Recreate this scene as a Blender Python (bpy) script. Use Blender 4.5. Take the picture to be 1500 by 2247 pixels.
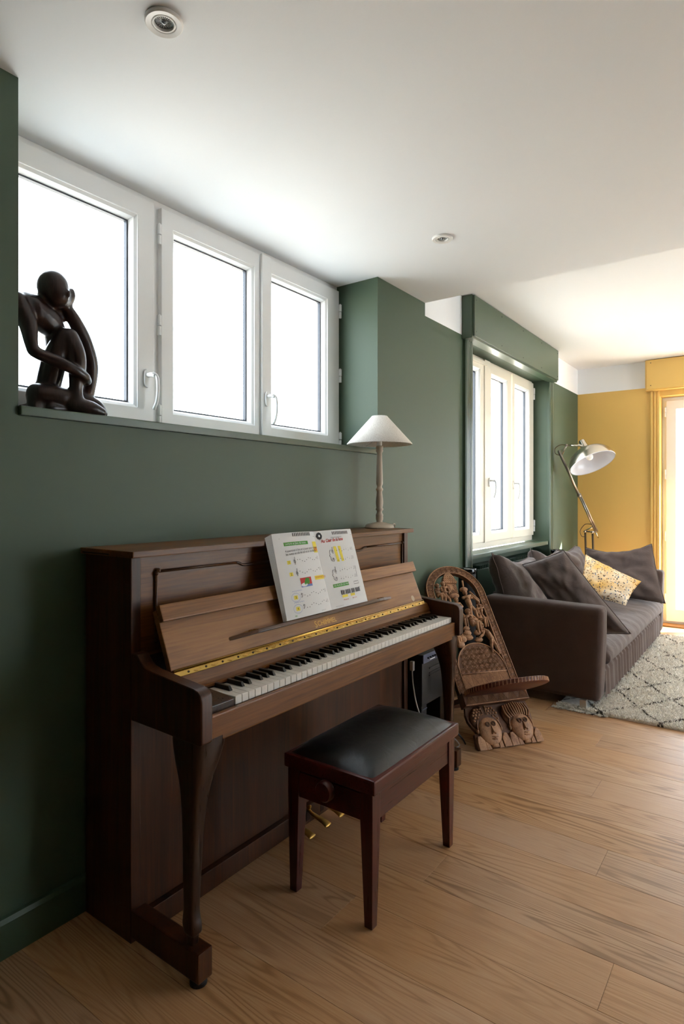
import bpy, bmesh, math, random
from mathutils import Vector, Matrix, noise
from math import sin, cos, pi, radians, sqrt, atan2, exp

for o in list(bpy.data.objects):
    bpy.data.objects.remove(o)
S = bpy.context.scene
COL = S.collection
random.seed(7)

# ------------------------------------------------------------------ camera
TH = math.atan(955 / 1314.7)
cam_d = bpy.data.cameras.new('camera')
cam = bpy.data.objects.new('camera', cam_d)
COL.objects.link(cam)
cam.location = (1.665, 0.0, 1.22)
cam.rotation_euler = (pi / 2, 0, TH)
cam_d.sensor_fit = 'HORIZONTAL'
cam_d.sensor_width = 24.0
cam_d.lens = 24.0 * 1314.7 / 1500
cam_d.shift_y = -30.5 / 1500
cam_d.clip_start = 0.02
S.camera = cam

# ------------------------------------------------------------------ sky, sun, window portals, exposure
W = bpy.data.worlds.new('world')
S.world = W
W.use_nodes = True
bg = W.node_tree.nodes['Background']
bg.inputs[0].default_value = (0.78, 0.895, 1.0, 1)
bg.inputs[1].default_value = 9.0
sun_d = bpy.data.lights.new('sun', 'SUN')
sun_d.energy = 85.0
sun_d.angle = radians(0.6)
sun_d.color = (1.0, 0.92, 0.80)
sun = bpy.data.objects.new('sun', sun_d)
COL.objects.link(sun)
sun.rotation_euler = Vector((-1.0, -0.716, -0.68)).to_track_quat('-Z', 'Y').to_euler()


def portal(name, loc, rot, sx, sy):
    d = bpy.data.lights.new(name, 'AREA')
    d.shape = 'RECTANGLE'
    d.size = sx
    d.size_y = sy
    d.cycles.is_portal = True
    o = bpy.data.objects.new(name, d)
    COL.objects.link(o)
    o.location = loc
    o.rotation_euler = rot


portal('window_portal', (-0.31, 1.70, 1.91), (0, -pi / 2, 0), 0.9, 1.82)
portal('window_portal', (-0.21, 4.58, 1.56), (0, -pi / 2, 0), 1.42, 1.7)
portal('door_portal', (1.20, 6.64, 1.10), (-pi / 2, 0, 0), 0.9, 2.2)
portal('window_portal', (4.66, 4.8, 1.18), (0, pi / 2, 0), 2.35, 2.6)
S.view_settings.view_transform = 'Standard'
S.view_settings.look = 'None'
S.view_settings.gamma = 1.0
S.view_settings.use_curve_mapping = False
S.view_settings.exposure = 0.2
S.cycles.max_bounces = 12
S.cycles.diffuse_bounces = 8

# ------------------------------------------------------------------ helpers: materials


def lin(h):
    if isinstance(h, str):
        h = h.lstrip('#')
        v = [int(h[i:i + 2], 16) / 255 for i in (0, 2, 4)]
        return tuple((x / 12.92 if x <= 0.04045 else ((x + 0.055) / 1.055) ** 2.4) for x in v) + (1,)
    return tuple(h) + (1,) if len(h) == 3 else tuple(h)


class NT:
    def __init__(self, name):
        self.m = bpy.data.materials.new(name)
        self.m.use_nodes = True
        self.t = self.m.node_tree
        self.b = self.t.nodes['Principled BSDF']
        self.out = self.t.nodes['Material Output']

    def n(self, typ, **kw):
        x = self.t.nodes.new(typ)
        for k, v in kw.items():
            setattr(x, k, v)
        return x

    def l(self, a, b):
        self.t.links.new(a, b)

    def math(self, op, a, b=None, c=None, clamp=False):
        x = self.n('ShaderNodeMath', operation=op)
        x.use_clamp = clamp
        for i, v in enumerate((a, b, c)):
            if v is None:
                continue
            if isinstance(v, (int, float)):
                x.inputs[i].default_value = v
            else:
                self.l(v, x.inputs[i])
        return x.outputs[0]

    def ramp(self, fac, stops):
        r = self.n('ShaderNodeValToRGB')
        e = r.color_ramp.elements
        while len(e) < len(stops):
            e.new(0.5)
        for el, (p, c) in zip(e, stops):
            el.position = p
            el.color = lin(c)
        self.l(fac, r.inputs[0])
        return r.outputs[0]

    def mix(self, fac, a, b, mode='MIX'):
        x = self.n('ShaderNodeMix', data_type='RGBA', blend_type=mode)
        for s, v in ((x.inputs[0], fac), (x.inputs[6], a), (x.inputs[7], b)):
            if isinstance(v, (int, float)):
                s.default_value = v
            elif isinstance(v, (tuple, str)):
                s.default_value = lin(v)
            else:
                self.l(v, s)
        return x.outputs[2]

    def noise(self, vec, scale, detail=3, rough=0.5, dist=0.0):
        x = self.n('ShaderNodeTexNoise')
        x.inputs['Scale'].default_value = scale
        x.inputs['Detail'].default_value = detail
        x.inputs['Roughness'].default_value = rough
        x.inputs['Distortion'].default_value = dist
        if vec is not None:
            self.l(vec, x.inputs['Vector'])
        return x.outputs['Fac']

    def coord(self, scale=(1, 1, 1), rnd=0.0):
        tc = self.n('ShaderNodeTexCoord')
        mp = self.n('ShaderNodeMapping')
        mp.inputs['Scale'].default_value = scale
        self.l(tc.outputs['Object'], mp.inputs['Vector'])
        if rnd:
            oi = self.n('ShaderNodeObjectInfo')
            cx = self.n('ShaderNodeCombineXYZ')
            r = self.math('MULTIPLY', oi.outputs['Random'], rnd)
            r2 = self.math('MULTIPLY', oi.outputs['Random'], rnd * 2.37)
            self.l(r, cx.inputs[0])
            self.l(r2, cx.inputs[1])
            self.l(r, cx.inputs[2])
            self.l(cx.outputs[0], mp.inputs['Location'])
        return mp.outputs[0]

    def bump(self, h, strength=0.2, dist=0.01):
        x = self.n('ShaderNodeBump')
        x.inputs['Strength'].default_value = strength
        x.inputs['Distance'].default_value = dist
        self.l(h, x.inputs['Height'])
        self.l(x.outputs[0], self.b.inputs['Normal'])

    def set(self, **kw):
        for k, v in kw.items():
            s = self.b.inputs[k.replace('_', ' ')]
            if isinstance(v, (int, float)):
                s.default_value = v
            elif isinstance(v, (tuple, str)):
                s.default_value = lin(v)
            else:
                self.l(v, s)
        return self


def plain(name, col, rough=0.5, metal=0.0, bump=0.0, bscale=60, var=0.0, **kw):
    t = NT(name)
    t.set(Base_Color=col, Roughness=rough, Metallic=metal, **kw)
    if bump or var:
        c = t.coord()
        nz = t.noise(c, bscale, 4, 0.6)
        if bump:
            t.bump(nz, bump, 0.004)
        if var:
            a = lin(col)
            lo = tuple(x * (1 - var) for x in a[:3])
            hi = tuple(min(1, x * (1 + var)) for x in a[:3])
            nz2 = t.noise(c, bscale * 0.12, 3)
            t.set(Base_Color=t.ramp(nz2, [(0.3, lo), (0.7, hi)]))
    return t.m


def wood(name, dark, mid, light, axis=2, scale=1.0, rough=0.4, rnd=0.0, coat=0.0, ring=0.5, bumps=0.12, fine=1.0):
    """Grain runs along the axis given."""
    t = NT(name)
    st = [1.0, 1.0, 1.0]
    st[axis] = 0.07
    c = t.coord(tuple(s * scale for s in st), rnd)
    n1 = t.noise(c, 9, 4, 0.6, 0.4)
    st2 = [1.0, 1.0, 1.0]
    st2[axis] = 0.025
    c2 = t.coord(tuple(s * scale for s in st2), rnd)
    n2 = t.noise(c2, 110 * fine, 3, 0.7)
    rings = t.math('FRACT', t.math('MULTIPLY', n1, 9.0))
    rings = t.math('ABSOLUTE', t.math('SUBTRACT', rings, 0.5))
    f = t.math('ADD', t.math('MULTIPLY', n1, 1.0 - ring * 0.4), t.math('MULTIPLY', t.math('SUBTRACT', rings, 0.25), ring * 0.5))
    f = t.math('ADD', f, t.math('MULTIPLY', t.math('SUBTRACT', n2, 0.5), 0.55))
    col = t.ramp(f, [(0.22, dark), (0.5, mid), (0.78, light)])
    if rnd:
        oi = t.n('ShaderNodeObjectInfo')
        hs = t.n('ShaderNodeHueSaturation')
        t.l(col, hs.inputs['Color'])
        t.l(t.math('ADD', t.math('MULTIPLY', oi.outputs['Random'], 0.34), 0.83), hs.inputs['Value'])
        t.l(t.math('ADD', t.math('MULTIPLY', t.math('FRACT', t.math('MULTIPLY', oi.outputs['Random'], 7.3)), 0.16), 0.90), hs.inputs['Saturation'])
        col = hs.outputs[0]
    t.set(Base_Color=col, Roughness=t.math('ADD', t.math('MULTIPLY', n2, 0.18), rough - 0.09), Specular_IOR_Level=0.35)
    if coat:
        t.set(Coat_Weight=coat, Coat_Roughness=0.18)
    t.bump(n2, bumps, 0.002)
    return t.m


def fabric(name, col, col2, weave=900, rough=0.95, wrinkle=0.35, wscale=9, sheen=0.3):
    t = NT(name)
    c = t.coord()
    n1 = t.noise(c, wscale, 4, 0.55, 0.6)
    n2 = t.noise(c, weave * 0.35, 2)
    t.set(Base_Color=t.ramp(t.math('ADD', t.math('MULTIPLY', n1, 0.6), t.math('MULTIPLY', n2, 0.4)), [(0.3, col), (0.7, col2)]),
          Roughness=rough, Sheen_Weight=sheen, Sheen_Roughness=0.5)
    t.bump(t.math('ADD', n1, t.math('MULTIPLY', n2, 0.06)), wrinkle, 0.02)
    return t.m


M = {}
M['green'] = plain('green_wall_paint', '#415340', 0.55, bump=0.05, bscale=140)
M['green_gloss'] = plain('green_satin_paint', '#415340', 0.33, bump=0.03, bscale=50)
M['yellow'] = plain('yellow_wall_paint', '#d9b364', 0.6, bump=0.05, bscale=140)
M['yellow_gloss'] = plain('yellow_satin_paint', '#d9b364', 0.38)
M['white'] = plain('white_ceiling_paint', '#e9ecf0', 0.8, bump=0.05, bscale=120)
M['pvc'] = plain('white_window_plastic', '#e8e8e8', 0.3)
M['pvc_dark'] = plain('grey_window_gasket', '#3c4048', 0.5)
M['spot_white'] = plain('white_lacquered_metal', '#e6e4e2', 0.35)
M['chrome'] = plain('polished_chrome', '#d9dadb', 0.12, 1.0)
M['steel'] = plain('brushed_steel', '#c8c4bd', 0.28, 1.0)
M['black'] = plain('black_plastic', '#141519', 0.4)
M['screw'] = plain('dark_screw_metal', '#2c3a30', 0.5, 0.5)
t = NT('window_glass')
tr = t.n('ShaderNodeBsdfTransparent')
gl = t.n('ShaderNodeBsdfGlossy')
gl.inputs['Roughness'].default_value = 0.02
mx = t.n('ShaderNodeMixShader')
mx.inputs[0].default_value = 0.05
t.l(tr.outputs[0], mx.inputs[1])
t.l(gl.outputs[0], mx.inputs[2])
t.l(mx.outputs[0], t.out.inputs[0])
M['glass'] = t.m
M['ground'] = plain('pale_terrace_stone', '#d3cec4', 0.9, var=0.1, bscale=8)

# ------------------------------------------------------------------ helpers: objects and shapes
ORIG = {}


def thing(name, label, cat, loc=(0, 0, 0), rotz=0.0, group=None, local=False):
    """Empty at the base of a thing; its parts are children. Parts are given in world
    coordinates unless local is True."""
    o = bpy.data.objects.new(name, None)
    COL.objects.link(o)
    o.empty_display_size = 0.05
    o.location = loc
    o.rotation_euler = (0, 0, rotz)
    if label:
        o['label'] = label
    if cat:
        o['category'] = cat
    if group:
        o['group'] = group
    ORIG[o.name] = Vector((0, 0, 0)) if local else Vector(loc)
    return o


def struct(name, loc=(0, 0, 0)):
    o = thing(name, None, None, loc)
    o['kind'] = 'structure'
    return o


def mk(name, data, mat, parent=None, smooth=False, label=None, angle=None):
    """data: bmesh or (verts, faces). Links ONE mesh object."""
    me = bpy.data.meshes.new(name)
    if isinstance(data, bmesh.types.BMesh):
        data.to_mesh(me)
        data.free()
    elif isinstance(data, bpy.types.Mesh):
        me = data
    else:
        me.from_pydata([tuple(v) for v in data[0]], [], data[1])
    o = bpy.data.objects.new(name, me)
    COL.objects.link(o)
    off = Vector((0, 0, 0))
    if parent is not None:
        off = ORIG[parent.name]
        o.parent = parent
        if off.length > 0:
            for v in me.vertices:
                v.co -= off
    ORIG[o.name] = off
    if mat is not None:
        me.materials.append(M[mat] if isinstance(mat, str) else mat)
    if smooth:
        for p in me.polygons:
            p.use_smooth = True
        if angle:
            try:
                me.set_sharp_from_angle(angle=radians(angle))
            except Exception:
                pass
    if label:
        o['label'] = label
    me.update()
    return o


def tag(o, label, cat, group=None):
    o['label'] = label
    o['category'] = cat
    if group:
        o['group'] = group
    return o


def bbox(bm, lo, hi):
    r = bmesh.ops.create_cube(bm, size=1.0)
    lo, hi = Vector(lo), Vector(hi)
    for v in r['verts']:
        v.co = Vector([(lo[i] + hi[i]) / 2 + v.co[i] * (hi[i] - lo[i]) for i in range(3)])
    return r['verts']


def box(lo, hi, bev=0.003, seg=2):
    bm = bmesh.new()
    bbox(bm, lo, hi)
    if bev > 0:
        bmesh.ops.bevel(bm, geom=bm.edges[:], offset=bev, segments=seg, affect='EDGES', profile=0.7)
    return bm


def boxes(lst, bev=0.0, seg=1):
    bm = bmesh.new()
    for lo, hi in lst:
        b2 = box(lo, hi, bev, seg)
        me = bpy.data.meshes.new('tmp')
        b2.to_mesh(me)
        b2.free()
        bm.from_mesh(me)
        bpy.data.meshes.remove(me)
    return bm


def ap(bm, data, mtx=None):
    """append (verts, faces) or bmesh to bm"""
    if isinstance(data, bmesh.types.BMesh):
        me = bpy.data.meshes.new('tmp')
        data.to_mesh(me)
        data.free()
        vs, fs = [v.co.copy() for v in me.vertices], [tuple(p.vertices) for p in me.polygons]
        bpy.data.meshes.remove(me)
    else:
        vs, fs = data
    nv = [bm.verts.new((mtx @ Vector(v)) if mtx is not None else v) for v in vs]
    for f in fs:
        try:
            bm.faces.new([nv[i] for i in f])
        except ValueError:
            pass


def lathe(prof, center=(0, 0, 0), seg=32, rot=None, cap=True):
    """prof: list of (r, z). rot: Matrix 3x3 applied before the centre."""
    vs, fs = [], []
    c = Vector(center)
    n = len(prof)
    for i in range(seg):
        a = 2 * pi * i / seg
        for r, z in prof:
            v = Vector((r * cos(a), r * sin(a), z))
            if rot is not None:
                v = rot @ v
            vs.append(c + v)
    for i in range(seg):
        j = (i + 1) % seg
        for k in range(n - 1):
            fs.append((i * n + k, j * n + k, j * n + k + 1, i * n + k + 1))
    if cap:
        fs.append(tuple(i * n for i in range(seg))[::-1])
        fs.append(tuple(i * n + n - 1 for i in range(seg)))
    return vs, fs


def tube(pts, rad, seg=8, cap=True, flat=1.0, up=None):
    pts = [Vector(p) for p in pts]
    n = len(pts)
    if not hasattr(rad, '__len__'):
        rad = [rad] * n
    vs, fs = [], []
    prev = None
    for i, p in enumerate(pts):
        d = (pts[min(i + 1, n - 1)] - pts[max(i - 1, 0)]).normalized()
        if prev is None:
            ref = Vector(up) if up else (Vector((0, 0, 1)) if abs(d.z) < 0.9 else Vector((1, 0, 0)))
            a = d.cross(ref).normalized()
        else:
            a = (prev - d * prev.dot(d)).normalized()
        b = d.cross(a)
        prev = a
        for k in range(seg):
            t_ = 2 * pi * k / seg
            vs.append(p + (a * cos(t_) + b * sin(t_) * flat) * rad[i])
    for i in range(n - 1):
        for k in range(seg):
            q = (k + 1) % seg
            fs.append((i * seg + k, i * seg + q, (i + 1) * seg + q, (i + 1) * seg + k))
    if cap:
        fs.append(tuple(range(seg))[::-1])
        fs.append(tuple((n - 1) * seg + k for k in range(seg)))
    return vs, fs


def ell(center, r, rot=None, seg=14, rings=9):
    vs, fs = [], []
    c = Vector(center)
    if not hasattr(r, '__len__'):
        r = (r, r, r)
    for j in range(rings + 1):
        ph = pi * j / rings
        for i in range(seg):
            a = 2 * pi * i / seg
            v = Vector((r[0] * sin(ph) * cos(a), r[1] * sin(ph) * sin(a), r[2] * cos(ph)))
            vs.append(c + ((rot @ v) if rot is not None else v))
    for j in range(rings):
        for i in range(seg):
            q = (i + 1) % seg
            fs.append((j * seg + i, (j + 1) * seg + i, (j + 1) * seg + q, j * seg + q))
    return vs, fs


def prism(poly, fn, d0, d1):
    """poly: list of 2D points; fn(a, b, d) -> 3D point; extruded from d0 to d1."""
    n = len(poly)
    vs = [fn(a, b, d0) for a, b in poly] + [fn(a, b, d1) for a, b in poly]
    fs = [tuple(range(n))[::-1], tuple(range(n, 2 * n))]
    for i in range(n):
        j = (i + 1) % n
        fs.append((i, j, n + j, n + i))
    return vs, fs


def bm_of(data):
    bm = bmesh.new()
    ap(bm, data)
    bmesh.ops.recalc_face_normals(bm, faces=bm.faces[:])
    return bm


def bevel_bm(bm, off=0.003, seg=2, ang=30):
    bmesh.ops.recalc_face_normals(bm, faces=bm.faces[:])
    es = [e for e in bm.edges if len(e.link_faces) == 2 and e.calc_face_angle(0) > radians(ang)]
    bmesh.ops.bevel(bm, geom=es, offset=off, segments=seg, affect='EDGES', profile=0.7)
    return bm


def spline(pts, n=8):
    """Catmull-Rom through the points (tuples of any dimension)."""
    out = []
    m = len(pts)
    for i in range(m - 1):
        p0, p1, p2, p3 = pts[max(i - 1, 0)], pts[i], pts[i + 1], pts[min(i + 2, m - 1)]
        for k in range(n):
            t_ = k / n
            out.append(tuple(0.5 * ((2 * b) + (-a + c_) * t_ + (2 * a - 5 * b + 4 * c_ - d) * t_ * t_ + (-a + 3 * b - 3 * c_ + d) * t_ ** 3)
                             for a, b, c_, d in zip(p0, p1, p2, p3)))
    out.append(tuple(pts[-1]))
    return out


def rod(a, b, r, seg=8):
    return tube([a, b], r, seg)


def copy_obj(o, parent=None):
    c = o.copy()
    COL.objects.link(c)
    if parent is not None:
        c.parent = parent
    ORIG[c.name] = ORIG.get(o.name, Vector((0, 0, 0)))
    return c

# ================================================================== THE ROOM
YE = 6.425      # yellow wall
ZL = 2.36       # low ceiling
ZH = 2.54       # high ceiling
YS = 3.117      # where the low ceiling ends
XR, YB = 4.5, -2.2
# --- floor of oak planks running across the room
M['oak'] = None


def make_oak():
    t = NT('oak_floor_planks')
    c = t.coord((0.085, 1.0, 1.0), 37.0)
    warp = t.noise(c, 5.0, 2.5, 0.45, 0.5)
    rings = t.math('SINE', t.math('MULTIPLY', warp, 190.0))
    rings = t.math('POWER', t.math('ADD', t.math('MULTIPLY', rings, 0.5), 0.5), 3.0)
    c2 = t.coord((0.03, 1.0, 1.0), 21.0)
    pores = t.noise(c2, 300, 2, 0.6)
    c3 = t.coord((0.25, 1.0, 1.0), 11.0)
    clouds = t.noise(c3, 3.5, 3, 0.6)
    mask = t.math('MULTIPLY', t.math('SUBTRACT', clouds, 0.34), 3.0, clamp=True)
    rp = t.math('MULTIPLY', rings, t.math('ADD', t.math('MULTIPLY', pores, 1.2), 0.25))
    f = t.math('ADD', t.math('MULTIPLY', t.math('MULTIPLY', rp, mask), -0.48), 0.68)
    f = t.math('ADD', f, t.math('MULTIPLY', t.math('SUBTRACT', pores, 0.5), 0.45))
    f = t.math('ADD', f, t.math('MULTIPLY', t.math('SUBTRACT', clouds, 0.5), 0.28))
    col = t.ramp(f, [(0.10, '#6b4a2f'), (0.40, '#98724e'), (0.62, '#b78e68'), (0.9, '#c9a783')])
    oi = t.n('ShaderNodeObjectInfo')
    hs = t.n('ShaderNodeHueSaturation')
    t.l(col, hs.inputs['Color'])
    t.l(t.math('ADD', t.math('MULTIPLY', oi.outputs['Random'], 0.16), 0.92), hs.inputs['Value'])
    t.l(t.math('ADD', t.math('MULTIPLY', t.math('FRACT', t.math('MULTIPLY', oi.outputs['Random'], 9.1)), 0.14), 0.96), hs.inputs['Saturation'])
    # small knots
    vo = t.n('ShaderNodeTexVoronoi')
    vo.inputs['Scale'].default_value = 1.7
    t.l(t.coord((0.55, 1.0, 1.0), 17.0), vo.inputs['Vector'])
    knot = t.math('SUBTRACT', 1.0, t.math('MULTIPLY', vo.outputs['Distance'], 28.0), clamp=True)
    cc = t.mix(t.math('MULTIPLY', knot, 0.7), hs.outputs[0], '#3a2413')
    t.set(Base_Color=cc, Roughness=t.math('ADD', t.math('MULTIPLY', pores, 0.2), 0.33))
    t.bump(pores, 0.16, 0.002)
    return t.m


M['oak'] = make_oak()
M['screed'] = plain('dark_underlay', '#2a2018', 0.9)
fl = mk('floor', box((-0.3, YB, -0.06), (XR, YE + 0.25, -0.014), 0), 'screed')
fl['kind'] = 'structure'
PW = 0.178
row = 0
y = 2.046 - PW * 24
plank_cache = {}
fixed = {2.046: 1.19, 1.512: 1.318, 2.58: 1.05, 3.114: 0.94, 1.334: 0.62, 1.156: 2.1}
while y < YE + 0.05:
    y1 = min(y + PW, YE + 0.2)
    if y1 > YB + 0.05:
        ln = 1.9
        st_ = None
        for k, v in fixed.items():
            if abs(k - y) < 0.01:
                st_ = v
        if st_ is None:
            st_ = random.uniform(0.0, ln)
        x = st_ - ln * 2
        while x < XR:
            a, b = max(x, -0.005), min(x + ln, XR)
            if b - a > 0.02:
                cx, cy = (a + b) / 2, (y + y1) / 2
                hw, hd = (b - a) / 2 - 0.0003, (y1 - y) / 2 - 0.0003
                key = (round(hw, 3), round(hd, 3))
                if key not in plank_cache:
                    e = 0.0009
                    vs = []
                    for (ex, z) in ((0, -0.014), (0, -e * 0.6), (e, 0.0)):
                        vs += [(-hw + ex, -hd + ex, z), (hw - ex, -hd + ex, z), (hw - ex, hd - ex, z), (-hw + ex, hd - ex, z)]
                    fs = [(8, 9, 10, 11)]
                    for r_ in (0, 4):
                        for i in range(4):
                            j = (i + 1) % 4
                            fs.append((r_ + i, r_ + j, r_ + 4 + j, r_ + 4 + i))
                    me = bpy.data.meshes.new('plank')
                    me.from_pydata(vs, [], fs)
                    me.materials.append(M['oak'])
                    plank_cache[key] = me
                o = bpy.data.objects.new('plank', plank_cache[key])
                COL.objects.link(o)
                o.parent = fl
                o.location = (cx, cy, 0)
            x += ln
    y += PW

# --- left wall with two window openings
WT = -0.32
WT2 = -0.205
Y1a, Y1b, Z1 = 0.799, 2.604, 1.445
Y2a, Y2b, Z2t = 3.745, 5.412, 2.275
ZG = 2.285      # top of the coloured paint in the far half
wl = mk('wall_left', boxes([
    ((WT, YB, 0), (0, Y1a, ZL + 0.25)),
    ((WT, Y1a, 0), (0, Y1b, Z1)),
    ((WT, Y1b, 0), (0, YS, ZL + 0.25)),
    ((WT2, YS, 0), (0, Y2a, ZG)),
    ((WT2, Y2b, 0), (0, YE, ZG)),
    ((WT2, Y2a, 0), (-0.13, Y2b, 0.80)),
    ((WT2, Y2a, Z2t), (-0.02, Y2b, ZG)),
]), 'green')
wl['kind'] = 'structure'
o = mk('wall_left_white_band', boxes([((WT2, YS, ZG), (0, YE, ZH + 0.05))]), 'white')
o['kind'] = 'structure'
# --- far wall, yellow with a white band, French door opening
XD0, XD1, ZD = 0.755, 1.66, 2.195
YT = YE + 0.30
o = mk('wall_far', boxes([((WT, YE, 0), (XD0, YT, ZG)), ((XD1, YE, 0), (XR, YT, ZG)), ((XD0, YE, ZD), (XD1, YT, ZG))]), 'yellow')
o['kind'] = 'structure'
o = mk('wall_far_white_band', boxes([((WT, YE, ZG), (XR, YT, ZH + 0.05))]), 'white')
o['kind'] = 'structure'
# --- right and back walls (out of frame), a second glazed opening on the right
RW0, RW1 = 3.5, 6.1
o = mk('wall_right', boxes([((XR, RW1, 0), (XR + 0.3, YT, ZH + .05)), ((XR, RW0, 2.35), (XR + 0.3, RW1, ZH + .05))]), 'white')
o['kind'] = 'structure'
o = mk('wall_right_green', box((XR, YB, 0), (XR + 0.3, RW0, ZH + .05), 0), 'green')
o['kind'] = 'structure'
o = mk('wall_back', box((WT, YB - 0.2, 0), (XR + 0.3, YB, ZH + .05), 0), 'green')
o['kind'] = 'structure'
# --- ceilings
o = mk('ceiling', boxes([((WT, YB, ZL), (XR + 0.3, YS, ZH + 0.35))]), 'white')
o['kind'] = 'structure'
o = mk('ceiling_high', boxes([((WT, YS, ZH), (XR + 0.3, YT, ZH + 0.35))]), 'white')
o['kind'] = 'structure'
# --- baseboards
pr = [(0, 0), (0.013, 0), (0.013, 0.092), (0.008, 0.104), (0, 0.107)]
o = mk('baseboard_left', bm_of(prism(pr, lambda a, b, d: Vector((a, d, b)), YB, 3.70)), 'green_gloss')
o['kind'] = 'structure'
o = mk('baseboard_far', bm_of(prism(pr, lambda a, b, d: Vector((d, YE - a, b)), 0.0, 0.64)), 'yellow_gloss')
o['kind'] = 'structure'
o = mk('baseboard_far_right', bm_of(prism(pr, lambda a, b, d: Vector((d, YE - a, b)), XD1 + 0.09, XR)), 'yellow_gloss')
o['kind'] = 'structure'
# --- ground outside
o = mk('ground_outside', box((-30, -30, -0.4), (30, 30, -0.30), 0), 'ground')
o['kind'] = 'structure'

o = mk('balcony_above', box((-1.0, YT + 0.001, 2.72), (6.0, YT + 1.16, 2.92), 0), 'white')
o['kind'] = 'structure'
o = mk('unseen_sun_blocker', box((14, 9.2, -0.3), (22, 14.5, 8.8), 0), 'white')  # unseen block added to keep direct sun out of the right-hand window
o['kind'] = 'structure'

# --- window sill of the first window
ws = mk('trim_1', box((-0.243, Y1a + 0.001, 1.4455), (0.014, Y1b - 0.001, 1.471), 0.003), 'green_gloss')
ws['kind'] = 'structure'


# ------------------------------------------------------------------ windows
def frame_rect(u0, u1, v0, v1, w, d0, d1, fn, wl_=None, bev=0.004):
    """mitred rectangular frame; fn(u, v, d) -> world"""
    w4 = w if hasattr(w, '__len__') else (w, w, w, w)   # left right bottom top
    o_ = [(u0, v0), (u1, v0), (u1, v1), (u0, v1)]
    i_ = [(u0 + w4[0], v0 + w4[2]), (u1 - w4[1], v0 + w4[2]), (u1 - w4[1], v1 - w4[3]), (u0 + w4[0], v1 - w4[3])]
    bm = bmesh.new()
    vs = []
    for d in (d0, d1):
        vs.append([bm.verts.new(fn(a, b, d)) for a, b in o_])
        vs.append([bm.verts.new(fn(a, b, d)) for a, b in i_])
    (ob, ib, of, if_) = vs
    for k in range(4):
        j = (k + 1) % 4
        bm.faces.new((of[k], of[j], if_[j], if_[k]))
        bm.faces.new((ob[j], ob[k], ib[k], ib[j]))
        bm.faces.new((ob[k], ob[j], of[j], of[k]))
        bm.faces.new((ib[j], ib[k], if_[k], if_[j]))
    if bev:
        bevel_bm(bm, bev, 2, 40)
    return bm


def bead_rect(u0, u1, v0, v1, w, d0, d1, fn):
    """sloping glazing bead: outer edge at d1, inner at d0"""
    o_ = [(u0, v0), (u1, v0), (u1, v1), (u0, v1)]
    i_ = [(u0 + w, v0 + w), (u1 - w, v0 + w), (u1 - w, v1 - w), (u0 + w, v1 - w)]
    vs = [fn(a, b, d1) for a, b in o_] + [fn(a, b, d0 + (d1 - d0) * 0.75) for a, b in [(u0 + w * .55, v0 + w * .55), (u1 - w * .55, v0 + w * .55), (u1 - w * .55, v1 - w * .55), (u0 + w * .55, v1 - w * .55)]] + [fn(a, b, d0) for a, b in i_]
    fs = []
    for r_ in (0, 4):
        for k in range(4):
            j = (k + 1) % 4
            fs.append((r_ + k, r_ + j, r_ + 4 + j, r_ + 4 + k))
    return bm_of((vs, fs))


def handle(parent, pu, pv, fn, d, down=True):
    """espagnolette handle: rose plate, neck and curved lever"""
    bm = bmesh.new()
    pl = [(0.014 * cos(a) * 1.0, 0.034 * (1 if sin(a) > 0 else -1) * abs(sin(a)) ** 0.6) for a in [2 * pi * k / 20 for k in range(20)]]
    ap(bm, prism(pl, lambda a, b, e: fn(pu + a, pv + b, e), d, d + 0.010))
    ap(bm, tube([fn(pu, pv + 0.012, d + .008), fn(pu, pv + 0.012, d + .03), fn(pu + .006, pv + 0.008, d + .042)], 0.0085, 10))
    lev = spline([(pu, pv + 0.016, d + .036), (pu + 0.012, pv + .004, d + .046), (pu + 0.014, pv - .04, d + .05), (pu + 0.012, pv - .085, d + .046), (pu + 0.004, pv - .118, d + .038)], 5)
    ap(bm, tube([fn(*p) for p in lev], [0.008] + [0.0085] * (len(lev) - 3) + [0.0085, 0.006], 10, flat=0.75))
    return mk('handle', bm, 'pvc', parent, True, angle=50)


def hinge(parent, pu, pv, fn, d, h=0.075):
    bm = bmesh.new()
    ap(bm, tube([fn(pu, pv - h / 2, d), fn(pu, pv - 0.004, d)], 0.0075, 10))
    ap(bm, tube([fn(pu, pv + 0.000, d), fn(pu, pv + h / 2, d)], 0.0085, 10))
    ap(bm, tube([fn(pu, pv + h / 2, d), fn(pu, pv + h / 2 + 0.004, d)], 0.005, 8))
    return mk('hinge', bm, 'pvc', parent, True, angle=50)


def sash(parent, u0, u1, v0, v1, fn, d0, d1, w=(0.06, 0.06, 0.055, 0.065), label=None):
    s = mk('sash', frame_rect(u0, u1, v0, v1, w, d0, d1, fn), 'pvc', parent)
    a0, a1, b0, b1 = u0 + w[0], u1 - w[1], v0 + w[2], v1 - w[3]
    dg = d1 - 0.038
    mk('glazing_bead', bead_rect(a0 - 0.001, a1 + 0.001, b0 - 0.001, b1 + 0.001, 0.02, dg + 0.004, d1 - 0.003, fn), 'pvc', s)
    mk('gasket', frame_rect(a0 + 0.016, a1 - 0.016, b0 + 0.016, b1 - 0.016, 0.008, dg - 0.012, dg + 0.005, fn, bev=0), 'pvc_dark', s)
    mk('pane', bm_of(prism([(a0 + .01, b0 + .01), (a1 - .01, b0 + .01), (a1 - .01, b1 - .01), (a0 + .01, b1 - .01)], fn, dg - 0.006, dg - 0.002)), 'glass', s)
    return s


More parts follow.
